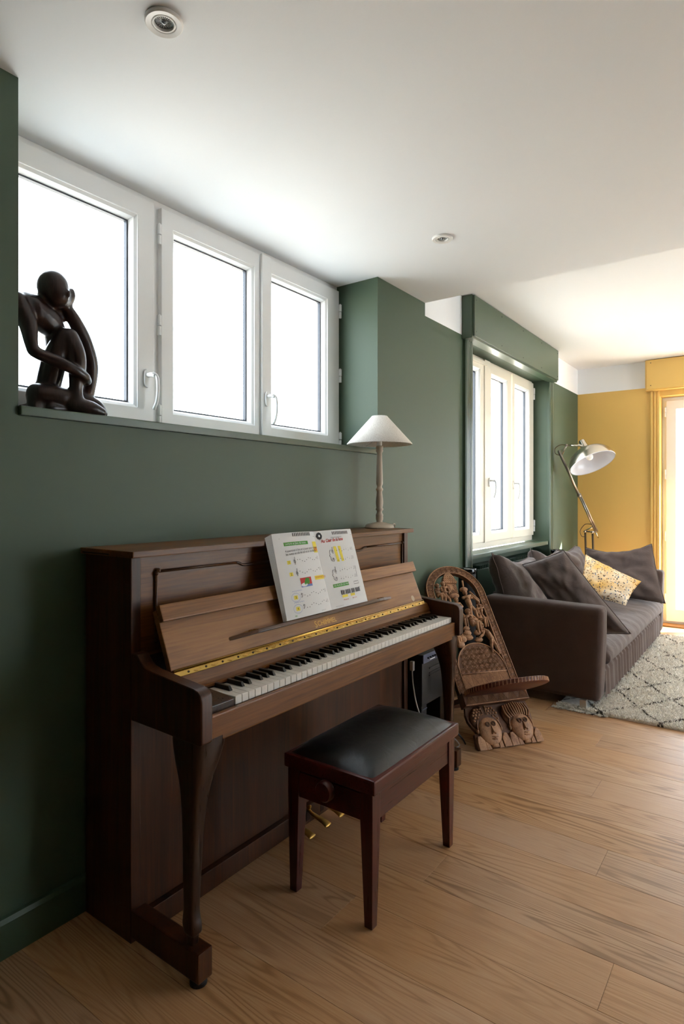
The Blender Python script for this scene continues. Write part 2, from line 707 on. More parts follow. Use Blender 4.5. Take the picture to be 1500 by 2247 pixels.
# window 1: three sashes above the piano. u = y, v = z, d = x
fnL = lambda a, b, d: Vector((d, a, b))
win1 = struct('window_1', (-0.27, 1.70, 1.471))
xf = -0.258
mk('window_frame', frame_rect(Y1a + .002, Y1b - .002, 1.4715, ZL - 0.002, (0.045, 0.045, 0.03, 0.035), -0.312, xf, fnL), 'pvc', win1)
mk('mullion', box((-0.312, 1.395, 1.50), (xf + .001, 1.46, 2.326), 0.003), 'pvc', win1)
sA = sash(win1, 0.835, 1.412, 1.502, 2.333, fnL, -0.305, -0.236, (0.07, 0.072, 0.052, 0.07))
sB = sash(win1, 1.446, 1.985, 1.502, 2.329, fnL, -0.305, -0.236, (0.055, 0.036, 0.045, 0.066))
sC = sash(win1, 1.990, 2.590, 1.502, 2.329, fnL, -0.305, -0.236, (0.07, 0.10, 0.045, 0.066))
mk('cover_strip', box((-0.238, 1.984, 1.505), (-0.222, 2.045, 2.331), 0.006, 3), 'pvc', sC)
handle(sA, 1.378, 1.665, fnL, -0.236)
handle(sC, 2.012, 1.672, fnL, -0.222)
for z_ in (1.535, 1.875, 2.22):
    hinge(sB, 1.431, z_, fnL, -0.231)
    hinge(sC, 2.594, z_, fnL, -0.231, 0.07)
# rounded shadow gap bead above the frame
# window 2: three narrow sashes above the radiator
win2 = struct('window_2', (-0.16, 4.58, 0.84))
M['cream'] = plain('cream_window_paint', '#e6dfd0', 0.35)
f2 = -0.135
mk('window_frame', frame_rect(Y2a + .002, Y2b - .002, 0.842, Z2t - .002, (0.045, 0.012, 0.045, 0.02), -0.20, f2, fnL), 'cream', win2)
s1 = sash(win2, 3.79, 4.275, 0.888, 2.255, fnL, -0.195, -0.118, (0.06, 0.075, 0.06, 0.075))
s2 = sash(win2, 4.365, 4.838, 0.888, 2.255, fnL, -0.195, -0.118, (0.045, 0.085, 0.06, 0.075))
s3 = sash(win2, 4.872, 5.398, 0.888, 2.255, fnL, -0.195, -0.118, (0.05, 0.11, 0.06, 0.075))
for s_ in (s1, s2, s3):
    s_.data.materials[0] = M['cream']
mk('mullion', box((-0.198, 4.268, 0.885), (-0.110, 4.372, 2.262), 0.006), 'cream', win2)
mk('vent_strip', box((-0.118, 3.80, 2.215), (-0.100, 4.30, 2.242), 0.003), 'cream', win2)
handle(s2, 4.345, 1.34, fnL, -0.110)
handle(s3, 4.888, 1.33, fnL, -0.118)
for z_ in (0.97, 2.16):
    hinge(s3, 5.402, z_, fnL, -0.114, 0.10)

sl = mk('trim_2', box((-0.132, Y2a + 0.002, 0.806), (0.012, Y2b - 0.01, 0.838), 0.004), 'green_gloss')
sl['kind'] = 'structure'


# casings: fluted vertical strips either side of the opening
def casing(name, ya, yb, z0, z1, mat, far=False, xw=0.028):
    w = yb - ya
    prf = [(0, 0), (0, 0.7), (0.12, 1.0), (0.30, 1.0), (0.34, 0.55), (0.40, 0.55), (0.44, 0.9), (0.62, 0.9), (0.66, 0.5), (0.74, 0.5), (0.78, 0.8), (1.0, 0.8), (1.0, 0)]
    if far:
        fn_ = lambda a, b, d: Vector((ya + a * w, YE - b * xw, d))
    else:
        fn_ = lambda a, b, d: Vector((b * xw, ya + a * w, d))
    o_ = mk(name, bm_of(prism(prf, fn_, z0, z1)), mat)
    o_['kind'] = 'structure'
    return o_


casing('trim_3', 3.635, 3.744, 0.0, 2.256, 'green_gloss')
casing('trim_4', 5.413, 5.52, 0.0, 2.256, 'green_gloss')


def shutter_box(name, fn, w, z0, z1, dep, mat, screws):
    """fn(a along, d out of wall, z). A box with a screwed-on front panel"""
    bmx = bmesh.new()
    ap(bmx, prism([(0, z0), (w, z0), (w, z1), (0, z1)], lambda a, b, d: fn(a, d, b), 0.0, dep - 0.014))
    r = mk(name, bevel_bm(bmx, 0.003), mat)
    r['kind'] = 'structure'
    b2 = bmesh.new()
    ap(b2, prism([(0.012, z0 + 0.012), (w - 0.012, z0 + 0.012), (w - 0.012, z1 - 0.004), (0.012, z1 - 0.004)], lambda a, b, d: fn(a, d, b), dep - 0.0135, dep))
    mk('front_panel', bevel_bm(b2, 0.003), mat, r)
    for a, z in screws:
        c_ = fn(a, dep, z)
        d_ = (fn(a, dep + 1, z) - c_).normalized()
        mk('screw', tube([c_ - d_ * 0.001, c_ + d_ * 0.0015], 0.0045, 8), 'screw', r)
    return r


LB = 5.47 - 3.62
shutter_box('trim_5', lambda a, d, z: Vector((d, 3.62 + a, z)), LB, 2.257, 2.537, 0.085, 'green_gloss',
            [(0.04 + k * (LB - 0.08) / 4, z) for k in range(5) for z in (2.30, 2.505)])

# far door: casing, shutter box, two leaves
casing('trim_6', 0.672, XD0, 0.0, 2.246, 'yellow_gloss', True)
casing('trim_7', XD1, XD1 + 0.083, 0.0, 2.246, 'yellow_gloss', True)
shutter_box('trim_8', lambda a, d, z: Vector((0.64 + a, YE - d, z)), 1.135, 2.247, 2.537, 0.09, 'yellow_gloss',
            [(0.05 + k * 1.035 / 3, z) for k in range(4) for z in (2.29, 2.505)])
fnD = lambda a, b, d: Vector((a, d, b))
door = struct('door_1', (1.6, YE + 0.15, 0))
yd0, yd1 = YE + 0.205, YE + 0.13
M['yellow_jamb'] = M['yellow_gloss']
mk('door_frame', frame_rect(XD0 + .002, XD1 - .002, 0.001, ZD - 0.002, (0.035, 0.035, 0.03, 0.03), yd0, yd1, fnD), 'pvc', door)
mid = XD1 - 0.11
for a0, a1, hx in ((XD0 + 0.038, XD1 - 0.038, XD0 + 0.03),):
    s_ = mk('door_leaf', frame_rect(a0, a1, 0.032, ZD - 0.034, (0.085, 0.085, 0.12, 0.085), yd0 - 0.002, yd1 - 0.02, fnD), 'pvc', door)
    mk('pane', bm_of(prism([(a0 + .08, .145), (a1 - .08, .145), (a1 - .08, ZD - .115), (a0 + .08, ZD - .115)], fnD, yd0 - 0.04, yd0 - 0.036)), 'glass', s_)
    for z_ in (0.25, 0.85, 1.45, 2.05):
        hinge(s_, hx, z_, fnD, yd1 - 0.02, 0.09)
mk('lever', tube([fnD(mid + .04, 1.05, yd1 - .02), fnD(mid + .04, 1.05, yd1 - .06), fnD(mid - .08, 1.05, yd1 - .065)], 0.009, 8), 'pvc', door)
o = mk('trim_9', box((XD0 - 0.02, YE - 0.02, 0.0005), (XD1, YE + 0.13, 0.012), 0.003), wood('oak_threshold', '#7c5730', '#a87c4c', '#bf9565', 0))
o['kind'] = 'structure'
# glazed opening on the right, out of frame: a two-leaf sliding window
win3 = struct('window_3', (XR + 0.15, 4.7, 0))
for a0, a1 in ((RW0 + .002, 4.805), (4.795, RW1 - .002)):
    s_ = mk('sash', frame_rect(a0, a1, 0.001, 2.348, (0.06, 0.06, 0.07, 0.06), XR + 0.14, XR + 0.19, fnL), 'pvc', win3)
    mk('pane', bm_of(prism([(a0 + .05, .06), (a1 - .05, .06), (a1 - .05, 2.30), (a0 + .05, 2.30)], fnL, XR + .16, XR + .164)), 'glass', s_)

# ================================================================== PIANO
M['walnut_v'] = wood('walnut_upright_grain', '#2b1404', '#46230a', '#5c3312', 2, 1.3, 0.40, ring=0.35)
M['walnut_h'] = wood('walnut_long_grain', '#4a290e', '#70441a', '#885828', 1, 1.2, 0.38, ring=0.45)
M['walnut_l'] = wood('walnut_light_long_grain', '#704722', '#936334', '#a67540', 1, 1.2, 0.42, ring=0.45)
M['walnut_bead'] = wood('walnut_bead', '#35200f', '#50321b', '#624022', 1, 1.2, 0.35, ring=0.2)
M['walnut_d'] = wood('walnut_dark_turned', '#1f120a', '#372114', '#4a2d1b', 2, 1.2, 0.3, ring=0.3)
M['brass'] = plain('old_brass', '#c9a45c', 0.42, 1.0, var=0.25, bscale=180)
M['brass_bright'] = plain('polished_brass_hinge', '#c2a05a', 0.24, 1.0, bump=0.25, bscale=90)
M['gold_print'] = plain('gold_lettering', '#c79a4a', 0.35, 0.6)
M['ivory'] = plain('white_key_plastic', '#dedbd4', 0.22)
M['ebony'] = plain('black_key_ebony', '#15130f', 0.3)
M['felt'] = plain('dark_felt', '#2a1a14', 0.95)
M['rubber'] = plain('black_rubber', '#0c0b0b', 0.5)
PY0, PY1 = 0.986, 2.502
piano = thing('upright_piano', 'brown walnut upright piano with open keyboard standing against the green wall', 'piano', (0.25, 1.744, 0))
for y0 in (PY0, PY1 - 0.032):
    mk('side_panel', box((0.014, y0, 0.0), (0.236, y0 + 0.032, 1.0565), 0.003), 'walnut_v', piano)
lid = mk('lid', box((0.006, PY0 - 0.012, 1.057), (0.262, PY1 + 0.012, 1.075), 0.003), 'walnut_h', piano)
mk('lid_hinge_strip', box((0.02, PY0 - 0.0135, 1.0605), (0.15, PY0 - 0.0115, 1.0645), 0), 'felt', lid)
mk('back_board', box((0.016, PY0 + .033, 0.05), (0.03, PY1 - .033, 1.05), 0), 'walnut_d', piano)
mk('upper_panel', box((0.205, PY0 + 0.033, 0.775), (0.226, PY1 - 0.033, 1.0555), 0.002), 'walnut_h', piano)
# raised bead ornament on the upper panel
bx = 0.230


def bead(pts, r=0.0042):
    return mk('ornament_bead', tube([(bx, a, b) for a, b in pts], r, 8), 'walnut_bead', up_bead, True)


up_bead = bpy.data.objects[[c.name for c in piano.children if c.name.startswith('upper_panel')][0]]
bead([(1.072, 0.815), (1.072, 1.004)])
bead([(1.079, 1.010), (1.386, 1.0085)])
bead(spline([(1.386, 1.0085), (1.40, 1.006), (1.412, 1.000), (1.43, 0.998), (1.50, 0.9985)], 4) + [(2.02, 0.9985)] + spline([(2.04, 0.9985), (2.10, 0.9985), (2.118, 1.000), (2.132, 1.006), (2.15, 1.0085)], 4))
bead([(2.15, 1.0085), (2.466, 1.0085)])
bead([(2.458, 0.815), (2.458, 1.0085)])
for a, b in ((1.072, 1.006), (1.079, 1.013), (1.072, 0.812), (2.458, 1.01), (2.458, .812)):
    mk('bead_knob', ell((bx + 0.002, a, b), 0.007, None, 10, 7), 'walnut_bead', up_bead, True)

# arms (cheeks)
arm_p = [(0.2365, 0.612), (0.2365, 0.796), (0.262, 0.795), (0.272, 0.785), (0.282, 0.775), (0.298, 0.766), (0.325, 0.760),
         (0.40, 0.753), (0.492, 0.745), (0.508, 0.741), (0.518, 0.732), (0.522, 0.718), (0.522, 0.612), (0.516, 0.607), (0.26, 0.612)]
for y0, y1 in ((PY0, 1.024), (2.462, PY1)):
    mk('arm', bevel_bm(bm_of(prism(arm_p, lambda a, b, d: Vector((a, d, b)), y0, y1)), 0.005, 3, 50), 'walnut_v', piano, True, angle=40)

# fallboard, leaning back open
FX, FZ = 0.344, 0.752
FD, FN = Vector((-0.38, 0, 0.925)), Vector((0.925, 0, 0.38))


def fb(y, t_, d):
    return Vector((FX, y, FZ)) + FD * t_ + FN * d


def fbox(y0, y1, t0, t1, d0, d1, bev=0.002):
    bm = bmesh.new()
    ap(bm, prism([(y0, t0), (y1, t0), (y1, t1), (y0, t1)], lambda a, b, d: fb(a, b, d), d0, d1))
    return bevel_bm(bm, bev) if bev else bm


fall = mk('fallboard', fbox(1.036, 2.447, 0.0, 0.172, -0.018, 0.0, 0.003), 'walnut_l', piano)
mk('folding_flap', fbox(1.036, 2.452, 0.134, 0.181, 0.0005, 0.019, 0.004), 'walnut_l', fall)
led_p = [(1.262, 0.0), (1.30, 0.012), (1.36, 0.030), (1.40, 0.034), (2.06, 0.034), (2.10, 0.030), (2.16, 0.012), (2.20, 0.0)]
mk('music_ledge', bevel_bm(bm_of(prism(led_p, lambda a, b, d: fb(a, d, b + 0.0005), 0.040, 0.051)), 0.002), 'walnut_bead', fall)
for yy in (1.345, 1.365, 2.085, 2.105):
    mk('ledge_hinge', box(fb(yy - .007, .0515, .010), fb(yy + .007, .0525, .022), 0), 'brass_bright', fall)
mk('paper_sticker', prism([(2.37 + .013 * cos(a), 0.018 + .013 * sin(a)) for a in [2 * pi * k / 20 for k in range(20)]], lambda a, b, d: fb(a, b, d), 0.0003, 0.0007),
   plain('worn_sticker', '#b09a80', 0.7), fall)


def text_mesh(txt, size, fn, extr=0.0, font=None, align='LEFT', shear=0.0, sx=1.0, bold=0.0):
    """flat text mapped by fn(x, y) to world; returns (verts, faces)"""
    cu = bpy.data.curves.new('txt', 'FONT')
    cu.body = txt
    cu.size = size
    cu.align_x = align
    cu.shear = shear
    cu.offset = bold
    cu.resolution_u = 3
    ob = bpy.data.objects.new('txt', cu)
    COL.objects.link(ob)
    bpy.context.view_layer.update()
    me = bpy.data.meshes.new_from_object(ob)
    vs = [fn(v.co.x * sx, v.co.y) for v in me.vertices]
    fs = [tuple(p.vertices) for p in me.polygons]
    bpy.data.objects.remove(ob)
    bpy.data.curves.remove(cu)
    bpy.data.meshes.remove(me)
    return vs, fs


bmT = bmesh.new()
ap(bmT, text_mesh('S', 0.034, lambda a, b: fb(1.664 + a, 0.0085 + b, 0.0006), sx=0.86))
ap(bmT, text_mesh('CHIMMEL', 0.026, lambda a, b: fb(1.6805 + a, 0.0115 + b, 0.0006), sx=1.02))
# crown mark above the name
for k in range(-3, 4):
    ap(bmT, prism([(1.737 + k * .004 - .0008, .0325), (1.737 + k * .004 + .0008, .0325), (1.737 + k * .0052, .0395 - abs(k) * .0006)], lambda a, b, d: fb(a, b, d), 0.0004, 0.0007))
mk('maker_name', bmT, 'gold_print', fall)
# brass hinge: knuckle rod, leaf with painted dark reflections and screw holes
hg = mk('piano_hinge', bm_of(([Vector((0.346, 1.04, 0.7515)), Vector((0.346, 2.45, 0.7515)), Vector((0.362, 2.45, 0.7385)), Vector((0.362, 1.04, 0.7385)),
                               Vector((0.345, 1.04, 0.749)), Vector((0.345, 2.45, 0.749)), Vector((0.361, 2.45, 0.7365)), Vector((0.361, 1.04, 0.7365))],
                              [(0, 3, 2, 1), (4, 5, 6, 7), (0, 1, 5, 4), (3, 7, 6, 2), (0, 4, 7, 3), (1, 2, 6, 5)])), 'brass_bright', piano)
mk('hinge_knuckle', tube([(0.3475, 1.04, 0.7515), (0.3475, 2.45, 0.7515)], 0.0035, 8), 'brass_bright', hg, True)
hn = Vector((0.0130, 0, 0.0160)).normalized()
for k in range(22):
    yy = 1.085 + k * 0.0625
    c_ = Vector((0.3560, yy, 0.7435))
    mk('hinge_screw', tube([c_, c_ + hn * 0.0012], 0.0032, 8), 'felt', hg)
    # dark lozenge between the screws, painting in a reflection on the brass
    a_ = Vector((0.0160, 0, -0.0130)).normalized()
    q = c_ + Vector((0, 0.031, 0))
    mk('hinge_reflection', ([q + Vector((0, -.014, 0)) + hn * .0008, q + a_ * .006 + hn * .0008, q + Vector((0, .014, 0)) + hn * .0008, q - a_ * .002 + hn * .0008], [(0, 1, 2, 3)]),
       'brass', hg)
# name rail between hinge and keys
mk('name_rail', bm_of(prism([(0.338, 0.748), (0.3615, 0.7365), (0.374, 0.712), (0.374, 0.700), (0.380, 0.698), (0.380, 0.692), (0.33, 0.692)],
                            lambda a, b, d: Vector((a, d, b)), 1.025, 2.461)), 'walnut_h', piano)
# key bed with key slip
mk('key_bed', box((0.24, 1.0245, 0.60), (0.486, 2.4615, 0.658), 0.002), 'walnut_h', piano)
mk('key_slip', box((0.4865, 1.0245, 0.594), (0.502, 2.4615, 0.664), 0.004), 'walnut_h', piano)
mk('key_block', bevel_bm(bm_of(prism([(0.374, 0.6585), (0.374, 0.692), (0.46, 0.686), (0.486, 0.682), (0.486, 0.6585)], lambda a, b, d: Vector((a, d, b)), 1.0245, 1.132)), 0.002),
   'walnut_d', piano)
# keys
KP = (2.457 - 1.136) / 52
off = ORIG[piano.name]


def shared(name, data, mat, smooth=False):
    me = bpy.data.meshes.new(name)
    if isinstance(data, bmesh.types.BMesh):
        data.to_mesh(me)
        data.free()
    else:
        me.from_pydata([tuple(v) for v in data[0]], [], data[1])
    me.materials.append(M[mat] if isinstance(mat, str) else mat)
    if smooth:
        for p in me.polygons:
            p.use_smooth = True
    return me


def inst(name, me, parent, loc, rot=(0, 0, 0), sc=None):
    o_ = bpy.data.objects.new(name, me)
    COL.objects.link(o_)
    o_.parent = parent
    o_.location = Vector(loc) - ORIG[parent.name]
    o_.rotation_euler = rot
    if sc:
        o_.scale = sc
    return o_


wk = shared('white_key', box((0.376, -KP / 2 + 0.0005, 0.6635), (0.485, KP / 2 - 0.0005, 0.686), 0.0012, 1), 'ivory')
bk = shared('black_key', bevel_bm(bm_of((
    [Vector(v) for v in ((.377, -.0062, .686), (.442, -.0062, .686), (.442, .0062, .686), (.377, .0062, .686),
                         (.377, -.0048, .6985), (.434, -.0046, .6985), (.434, .0046, .6985), (.377, .0048, .6985))],
    [(0, 3, 2, 1), (4, 5, 6, 7), (0, 1, 5, 4), (1, 2, 6, 5), (2, 3, 7, 6), (3, 0, 4, 7)])), 0.0012, 1), 'ebony')
notes = 'ABCDEFG'
for i in range(52):
    yy = 1.136 + KP * (i + 0.5)
    inst('white_key', wk, piano, (0, yy, 0))
    nt = notes[i % 7]
    if nt in 'ACDFG' and i < 51:
        sh_ = {'A': .0015, 'C': -.0018, 'D': .0018, 'F': -.0024, 'G': 0}[nt]
        inst('black_key', bk, piano, (0, yy + KP / 2 + sh_, 0))
# lower case
mk('lower_panel', box((0.205, PY0 + 0.033, 0.068), (0.224, PY1 - 0.033, 0.598), 0.002), 'walnut_v', piano)
mk('plinth', box((0.20, PY0 + 0.033, 0.001), (0.243, PY1 - 0.033, 0.0665), 0.003), 'walnut_v', piano)
for y0, y1 in ((PY0, 1.031), (2.457, PY1)):
    tb = mk('toe_block', box((0.2375, y0, 0.018), (0.512, y1, 0.092), 0.004), 'walnut_v', piano)
    mk('foot', lathe([(0.0, 0.0), (0.022, 0.0), (0.022, 0.008), (0.018, 0.011), (0.016, 0.0172), (0, 0.0172)], (0.486, (y0 + y1) / 2, 0.0005), 20), 'rubber', tb)
leg_s = [(0.6065, .057, .055, .446, 1.045), (0.585, .056, .053, .447, 1.043), (0.545, .049, .044, .452, 1.034), (0.50, .039, .032, .457, 1.024), (0.45, .031, .0245, .460, 1.017), (0.37, .0245, .0195, .461, 1.012),
         (0.26, .0205, .0170, .461, 1.009), (0.185, .0180, .0155, .460, 1.0085), (0.160, .0195, .0170, .460, 1.0085), (0.140, .0215, .0185, .462, 1.0085), (0.122, .0195, .0170, .465, 1.0085), (0.114, .0135, .0125, .465, 1.0085), (0.0925, .0120, .0115, .464, 1.0085)]
ls = spline(leg_s, 4)
for mir in (0, 1):
    vs, fs = [], []
    SG = 24
    for z, hx, hy, cx, yc in ls:
        if mir:
            yc = (PY0 + PY1) - yc + 0.3 * max(0.0, hy - 0.0185)
            hy = hy - 0.3 * max(0.0, hy - 0.0185)
        for k in range(SG):
            a = 2 * pi * k / SG
            p_ = 0.45
            vs.append(Vector((cx + hx * math.copysign(abs(cos(a)) ** p_, cos(a)), yc + hy * math.copysign(abs(sin(a)) ** p_, sin(a)), z)))
    n_ = len(ls)
    for i in range(n_ - 1):
        for k in range(SG):
            q = (k + 1) % SG
            fs.append((i * SG + k, i * SG + q, (i + 1) * SG + q, (i + 1) * SG + k))
    fs += [tuple(range(SG)), tuple((n_ - 1) * SG + k for k in range(SG))]
    mk('leg', bm_of((vs, fs)), 'walnut_d', piano, True, angle=50)
# pedals
for yc in (1.648, 1.740, 1.826):
    pts = spline([(0.238, 0.052), (0.250, 0.052), (0.262, 0.046), (0.285, 0.040), (0.31, 0.036), (0.333, 0.029), (0.342, 0.024)], 4)
    vs, fs = [], []
    n_ = len(pts)
    for i, (x_, z_) in enumerate(pts):
        q = i / (n_ - 1)
        hw = 0.0075 + 0.0125 * max(0, (q - 0.35) / 0.65) ** 0.8
        if q > 0.9:
            hw *= sqrt(max(0.0, 1 - ((q - 0.9) / 0.105) ** 2))
        hh = 0.006 - 0.002 * q
        for k in range(12):
            a = 2 * pi * k / 12
            vs.append(Vector((x_, yc + hw * cos(a), z_ + hh * sin(a))))
    for i in range(n_ - 1):
        for k in range(12):
            q = (k + 1) % 12
            fs.append((i * 12 + k, i * 12 + q, (i + 1) * 12 + q, (i + 1) * 12 + k))
    fs += [tuple(range(12)), tuple((n_ - 1) * 12 + k for k in range(12))]
    pd = mk('pedal', bm_of((vs, fs)), 'brass', piano, True)
    mk('pedal_collar', tube([(0.2435, yc, 0.060), (0.252, yc, 0.066), (0.256, yc, 0.072)], [0.008, 0.007, 0.004], 10), 'brass', pd, True)
    mk('pedal_slot', box((0.2432, yc - .011, 0.014), (0.2442, yc + .011, 0.064), 0), 'felt', pd)

# ================================================================== MUSIC BOOK
M['paper'] = plain('white_book_paper', '#dcdcdc', 0.75)
M['ink'] = plain('black_print', '#2b2b2e', 0.8)
M['ink_grey'] = plain('grey_print', '#8a8a8e', 0.8)
M['ink_green'] = plain('green_print', '#4f9a3c', 0.8)
M['ink_red'] = plain('red_print', '#c03a36', 0.8)
M['ink_yellow'] = plain('yellow_print', '#e8d552', 0.8)
M['ink_blue'] = plain('blue_pen', '#7386c4', 0.8)
M['ink_orange'] = plain('orange_print', '#d98a34', 0.8)
book = thing('music_book', 'open piano music book propped on the piano ledge', 'book', (0.345, 1.74, 0.803))
BT, BN = Vector((-0.297, 0, 0.955)), Vector((0.955, 0, 0.297))
BP = Vector((0.350, 0, 0.8115))
BH = 0.296


def pgL(s_, t_, d=0.0):
    """left page, s 0 at outer edge .. 1 at spine, t 0 bottom .. 1 top"""
    y_ = 1.492 + 0.251 * s_ + (0.017) * t_ * (1 - s_)
    lift = 0.004 + 0.012 * max(0.0, sin(pi * max(0.0, min(1, s_ * 0.92 + 0.08)))) ** 0.8
    return BP + Vector((0, y_, 0)) + BT * (BH * t_) + BN * (lift + d)


def pgR(s_, t_, d=0.0):
    y_ = 1.7435 + 0.234 * s_ + 0.006 * t_ * s_
    lift = 0.004 + 0.007 * max(0.0, sin(pi * max(0.0, min(1, (1 - s_))))) ** 0.9
    return BP + Vector((0, y_, 0)) + BT * (BH * (t_ * 0.985)) + BN * (lift + d)


def page_mesh(fn, n=14, m=6, d=0.0, th=0.0006):
    vs, fs = [], []
    for dd in (d - th, d):
        for j in range(m + 1):
            for i in range(n + 1):
                vs.append(fn(i / n, j / m, dd))
    w_ = n + 1
    o2 = w_ * (m + 1)
    for j in range(m):
        for i in range(n):
            a = j * w_ + i
            fs.append((o2 + a, o2 + a + 1, o2 + a + 1 + w_, o2 + a + w_))
            fs.append((a, a + w_, a + 1 + w_, a + 1))
    bd = [i for i in range(w_)] + [j * w_ + n for j in range(1, m + 1)] + [m * w_ + i for i in range(n - 1, -1, -1)] + [j * w_ for j in range(m - 1, 0, -1)]
    for k in range(len(bd)):
        a, b = bd[k], bd[(k + 1) % len(bd)]
        fs.append((a, b, o2 + b, o2 + a))
    return bm_of((vs, fs))


mk('page', page_mesh(pgL), 'paper', book, True, 'left page with note reading exercises', 60)
mk('page', page_mesh(pgR), 'paper', book, True, 'right page with a song score', 60)
for k in range(1, 8):     # leaves fanned out under the left page
    f_ = lambda s_, t_, d=0.0, k=k: pgL(s_ * (1 + 0.0) - (1 - s_) * (0.012 * k) * (0.35 + 0.65 * t_ ** 1.0), t_ - 0.004 * k * t_, 0) + BN * (d - 0.0013 * k)
    mk('leaf', page_mesh(f_, 8, 5), 'paper', book, True, angle=60)
for k in range(1, 3):
    f_ = lambda s_, t_, d=0.0, k=k: pgR(s_ * (1 + 0.006 * k), t_ + 0.008 * k * t_, 0) + BN * (d - 0.0014 * k)
    mk('leaf', page_mesh(f_, 8, 5), 'paper', book, True, angle=60)
PWL = 0.255


def onL(x_, y_, d=0.0007):
    return pgL(x_, y_, d)


def onR(x_, y_, d=0.0007):
    return pgR(x_, y_, d)


INK = {}


def ink(mat):
    if mat not in INK:
        INK[mat] = bmesh.new()
    return INK[mat]


def prect(mat, fn, x0, x1, y0, y1, d=0.0007, n=5):
    vs = [fn(x0 + (x1 - x0) * i / n, y_, d) for y_ in (y0, y1) for i in range(n + 1)]
    ap(ink(mat), (vs, [(i, i + 1, n + 2 + i, n + 1 + i) for i in range(n)]))


def ptext(mat, fn, txt, x_, y_, size, rise=0.0, d=0.0011, shear=0.0, bold=0.0):
    """size, x_ and y_ in page units (0..1)"""
    k = 1.2
    ap(ink(mat), text_mesh(txt, size, lambda a, b: fn(x_ + a * k, y_ + b + a * rise, d), shear=shear, bold=bold))


def pline(mat, fn, pts, w=0.004, d=0.0009):
    for (a0, b0), (a1, b1) in zip(pts[:-1], pts[1:]):
        dx, dy = a1 - a0, (b1 - b0) / 1.2
        L_ = sqrt(dx * dx + dy * dy) or 1
        nx, ny = -dy / L_ * w / 2, dx / L_ * w / 2 * 1.2
        ap(ink(mat), ([fn(a0 + nx, b0 + ny, d), fn(a1 + nx, b1 + ny, d), fn(a1 - nx, b1 - ny, d), fn(a0 - nx, b0 - ny, d)], [(0, 1, 2, 3)]))


def dot(mat, fn, x_, y_, r=0.008, d=0.0011, e=0.75):
    ap(ink(mat), ([fn(x_ + r * cos(a), y_ + r * e * sin(a), d) for a in [2 * pi * k / 8 for k in range(8)]], [tuple(range(8))]))


def clef_g(fn, x_, y_, h=0.07):
    p_ = [(0.1, -0.45), (-0.12, -0.42), (0.0, -0.3), (0.05, 0.0), (-0.02, 0.45), (0.10, 0.55), (0.14, 0.42), (0.0, 0.2), (-0.22, 0.0), (-0.16, -0.2), (0.08, -0.24), (0.2, -0.1), (0.1, 0.05), (-0.05, 0.0), (-0.06, -0.1)]
    pline('ink', fn, [(x_ + a * h, y_ + b * h) for a, b in spline(p_, 3)], 0.0042)


def clef_f(fn, x_, y_, h=0.045):
    p_ = [(-0.2, 0.1), (-0.12, 0.32), (0.12, 0.34), (0.24, 0.1), (0.1, -0.25), (-0.25, -0.5)]
    pline('ink', fn, [(x_ + a * h, y_ + b * h) for a, b in spline(p_, 3)], 0.006)
    dot('ink', fn, x_ - 0.15 * h, y_ + 0.1 * h, 0.007)
    for b in (0.25, -0.02):
        dot('ink', fn, x_ + 0.42 * h, y_ + b * h, 0.004)


def staff(fn, x0, x1, y_, rise=0.0, gap=0.0085):
    for k in range(-2, 3):
        pline('ink_grey', fn, [(x0, y_ + k * gap), (x1, y_ + k * gap + rise)], 0.0016)


# page header strips with a keyboard print
for fn, x0, x1 in ((onL, 0.12, 0.98), (onR, 0.02, 0.97)):
    pline('ink_grey', fn, [(x0, 0.935), (x1, 0.935)], 0.003)
    for k in range(11):
        xx = (0.42 if fn is onL else 0.42) + k * 0.042
        prect('ink', fn, xx, xx + 0.018, 0.950, 0.992, 0.0009, 1)
        prect('ink_grey', fn, xx + 0.021, xx + 0.024, 0.945, 0.992, 0.0009, 1)
# left page
prect('ink_green', onL, 0.20, 0.76, 0.842, 0.884)
ptext('paper_ink', onL, 'Lecture et Jeux de notes', 0.225, 0.853, 0.040)
ptext('ink', onL, '4 exercices \u00e0 lire et \u00e0 jouer pour r\u00e9viser', 0.20, 0.765, 0.040, 0.03)
ptext('ink', onL, 'les notes en cl\u00e9 de sol et en cl\u00e9 de fa.', 0.20, 0.728, 0.040, 0.03)
prect('ink_yellow', onL, 0.88, 0.985, 0.73, 0.87)
prect('ink_orange', onL, 0.90, 0.975, 0.75, 0.80, 0.0009)
for k, y_ in ((1, 0.645), (2, 0.505), (3, 0.235), (4, 0.105)):
    prect('ink_yellow', onL, 0.20, 0.27, y_ - 0.022, y_ + 0.022)
    ptext('ink', onL, str(k), 0.222, y_ - 0.013, 0.04)
    staff(onL, 0.33, 0.95, y_ + 0.01, 0.012)
    if k < 3:
        clef_g(onL, 0.36, y_ + 0.01, 0.085)
    else:
        clef_f(onL, 0.36, y_ + 0.015, 0.055)
        pline('ink_blue', onL, [(0.235 + 0.085 * cos(a), y_ + 0.05 * sin(a)) for a in [2 * pi * j / 20 for j in range(21)]], 0.0025)
        pline('ink_blue', onL, [(0.18 + 0.02 * j, y_ + 0.068 + 0.01 * (j % 2)) for j in range(11)], 0.0025)
    for j in range(10):
        xx = 0.42 + j * 0.052
        dot('ink', onL, xx, y_ + 0.006 + 0.018 * sin(j * 1.3 + k) + 0.001 * j, 0.0085, e=0.55)
